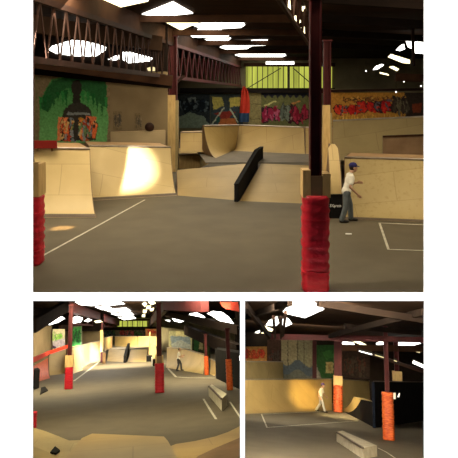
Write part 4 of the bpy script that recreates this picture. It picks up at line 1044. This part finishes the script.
p = Paint(lin(38, 70, 34), .6).poly([(326, 362), (333, 362), (333, 373), (325.5, 373)], lin(160, 140, 90)).poly([(328, 364), (331, 364), (331, 371), (328, 371)], lin(140, 116, 70)).poly([(312, 384), (316, 364), (324, 384)], lin(120, 112, 100)).poly([(313, 377), (317, 367), (320, 378)], lin(140, 132, 120)).poly([(322, 352), (330, 350), (336, 356), (326, 360)], lin(46, 88, 40))
mural(h, 'green wall with a square ochre emblem and grey pyramid ' + RR, 313.3, 345, 341, 384, 48.5, p)
beam(h, at(314.5, 341, 48), at(314.5, 384, 48), .16, .3, 'steel')
p = Paint(lin(40, 30, 26), .7).wild(344, 358, 366, 376, 5, [lin(60, 34, 28), lin(46, 40, 34), lin(54, 44, 36)], lin(34, 26, 24), 64)
mural(h, 'dark faded painting behind the curved plywood wall ' + RR, 341.5, 346, 370, 379.3, 49, p)

# roof
sky(h, [(283, 312), (292, 302), (311, 300.5), (324, 309.5), (305, 318), (287, 314)], zc - .03)
for px_, mm in (([(266, 325.5), (269, 321), (277, 317), (279, 323), (276, 326)], 'sky'), ([(280, 323), (285, 317), (289, 320), (292, 324), (285, 327)], 'sky'), ([(260, 327), (264, 326), (273, 329.5), (272, 331.5), (263, 330)], 'skyy'), ([(253.5, 334), (257, 331.5), (260, 331), (258, 335)], 'sky'), ([(259, 334), (265, 332), (268, 334), (262, 336)], 'skyy')):
    sky(h, px_, zc - .03, mm)
a, b = at(270, 337.5, 30), at(432, 341, 30)
beam(h, a, b, .22, .16, 'steel'); beam(h, a + V((0, .2, .12)), b + V((0, .2, .12)), .1, .1, 'steel')
for (c0, c1, wd) in (((273.5, 317, 22), (275, 338, 30), .1), ((281, 317, 22), (281, 338, 30), .1), ((285.5, 312, 20), (283, 336, 30), .1)):
    beam(h, at(*c0), at(*c1), wd, wd, 'steelb')
for (c0, c1) in (((245, 318, 26), (290, 302, 17)), ((318, 303, 17), (424, 320, 19)), ((330, 336, 29), (424, 312, 18)), ((245, 305, 20), (270, 337, 30)), ((345, 326, 25), (420, 333, 27))):
    beam(h, at(*c0), at(*c1), .14, .18, 'roofd')
for px_, mm in (([(342, 343.5), (343, 341.5), (353, 342.5), (355, 345), (344, 345)], 'win'), ([(353, 341.5), (360, 341.5), (367, 345), (360, 344.5)], 'skyy'), ([(376, 343.5), (379, 341.5), (388, 338.5), (388, 344.5), (377, 344.8)], 'win'),
                ([(393, 338), (406, 337.8), (414, 339.5), (421, 343.5), (416, 344.5), (413, 346.5), (395, 346)], 'win'), ([(416, 352), (420, 351), (420, 353)], 'dimwin')):
    vwin(h, px_, 41, mm)
beam(h, at(342, 347.5, 41), at(432, 349, 41), .2, .35, 'beam'); beam(h, at(358, 350, 40), at(432, 374, 33), .12, .15, 'steelb')
for k, (c0, c1) in enumerate((((359, 351), (372, 354.5)), ((375, 355), (385, 358)), ((394, 360.5), (397, 361.5)), ((413, 361.8), (426, 367.5)))):
    a, b = at(*c0, 33), at(*c1, 33)
    t = thing('tube_light', h, a, ['thin far fluorescent tube, leftmost of the slanting row ', 'thin fluorescent tube second from left in the slanting row ', 'short glint of tube light beside the right steel post ', 'bright fluorescent tube touching the right edge '][k] + RR, 'light', 'slanting row of fluorescent tubes')
    MB().tube([a, b], .07 if k == 3 else .022, 8).build('tube', M['tube' if k in (0, 3) else 'dimwin'], h, a, t, smooth=True)
    MB().bar(a + V((0, .05, .1)), b + V((0, .05, .1)), .12, .05).build('batten', M['frame'], h, a, t)

# posts
column(h, 'orange padded post with tan timber collar beside the skater ' + RR, 338, 412, 334, 4.0, pad=(385, 4.7), padm='orange', collar=(375.5, 385.5, 4.8, True))
column(h, 'nearest orange padded steel post with a white tag ' + RR, 388.8, 440, 318, 2.4, pad=(392, 5.9), padm='orange', tag=True)
column(h, 'slim brown post with a pale timber block above the black ramp back ' + RR, 398, 418, 340, 2.4, base=V((at(398, 400, 41).x, 41, 0)), collar=(371, 381, 4.8, True))
MB().prism([hz(0, 0)] * 0 + [at(397.5, 397, 24.5), at(399.3, 397.5, 24.5), at(400, 393, 24.5), at(398.8, 393, 24.5)], (0, .03, 0)).build('white_sticker', M['letter'], h, at(398, 397, 24.5), label='small white scrawl mark on the black ramp back beside the tag ' + RR, category='sticker')

# ledge and markings
zl = .33
ledge(h, 'pale worn wooden grind ledge at the bottom centre ' + RR, [(336.5, 432), (342.5, 430.5), (377, 445.5), (363, 448)], zl, 'conct', 'conc')
floorline(h, [(319, 411.6), (261.5, 414.2), (267, 427.5), (357, 421)], .07, 'white painted rectangle outline on the floor before the wide ramp ' + RR)
floorline(h, [(378, 448), (386, 452), (398, 460)], .05, 'faint pale floor line at the bottom right ' + RR)

J3 = dict(head=(.08, 0, 1.50), neck=(.05, 0, 1.36), chest=(-.02, 0, 1.15), hips=(-.06, 0, .86),
          shr=(-.04, -.17, 1.27), elr=(-.16, -.24, 1.02), wrr=(-.06, -.27, .82), handr=(-.0, -.27, .73),
          shl=(.02, .17, 1.27), ell=(.10, .24, 1.0), wrl=(.25, .22, .88), handl=(.33, .2, .83),
          hipr=(-.04, -.09, .82), knr=(.10, -.10, .47), anr=(.20, -.10, .09),
          hipl=(-.06, .09, .82), knl=(-.10, .1, .46), anl=(-.34, .1, .10))
PM3 = dict(PM, trousers=mat('pale_trousers', (.50, .46, .40), .9, (.40, .37, .32), 10))
person(h, fl(321.5, 412.2), (1, -.1, 0), J3, 'skater in white shirt and purple cap walking toward the orange post ' + RR, dict(PM3, cap=mat('purple_knit', (.12, .06, .16), .9)), .010)
area(h, 'right_hall_fill', at(300, 306, 19), fl(300, 425), 1500, 3, 3, (1, .9, .68))  # added fill that merges with the big skylight
area(h, 'right_hall_fill_far', at(290, 340, 33), at(290, 390, 42), 420, 5, 1, (1, .92, .72))  # added fill to brighten the wide ramp
area(h, 'right_hall_fill_near', at(345, 300.5, 15), fl(330, 430), 3300, 4, .6, (1, .86, .6))  # hidden fill, added for the near floor
spot(h, 'sunbeam_right_ramp', at(330, 318, 24), at(306, 391, 40.6), 42000, 8, (1, .72, .22), 1, .05)
spot(h, 'fill_spot_right_corner', at(350, 352, 34), at(355, 393, 44.5), 4500, 34, (1, .8, .45), 1, .2)  # spot added to brighten the curved plywood wall
spot(h, 'sunbeam_right_floor', at(347, 341, 37.3), fl(347, 417), 5200, 46, (1, .85, .5), 1, .05)
bpy.context.view_layer.update()
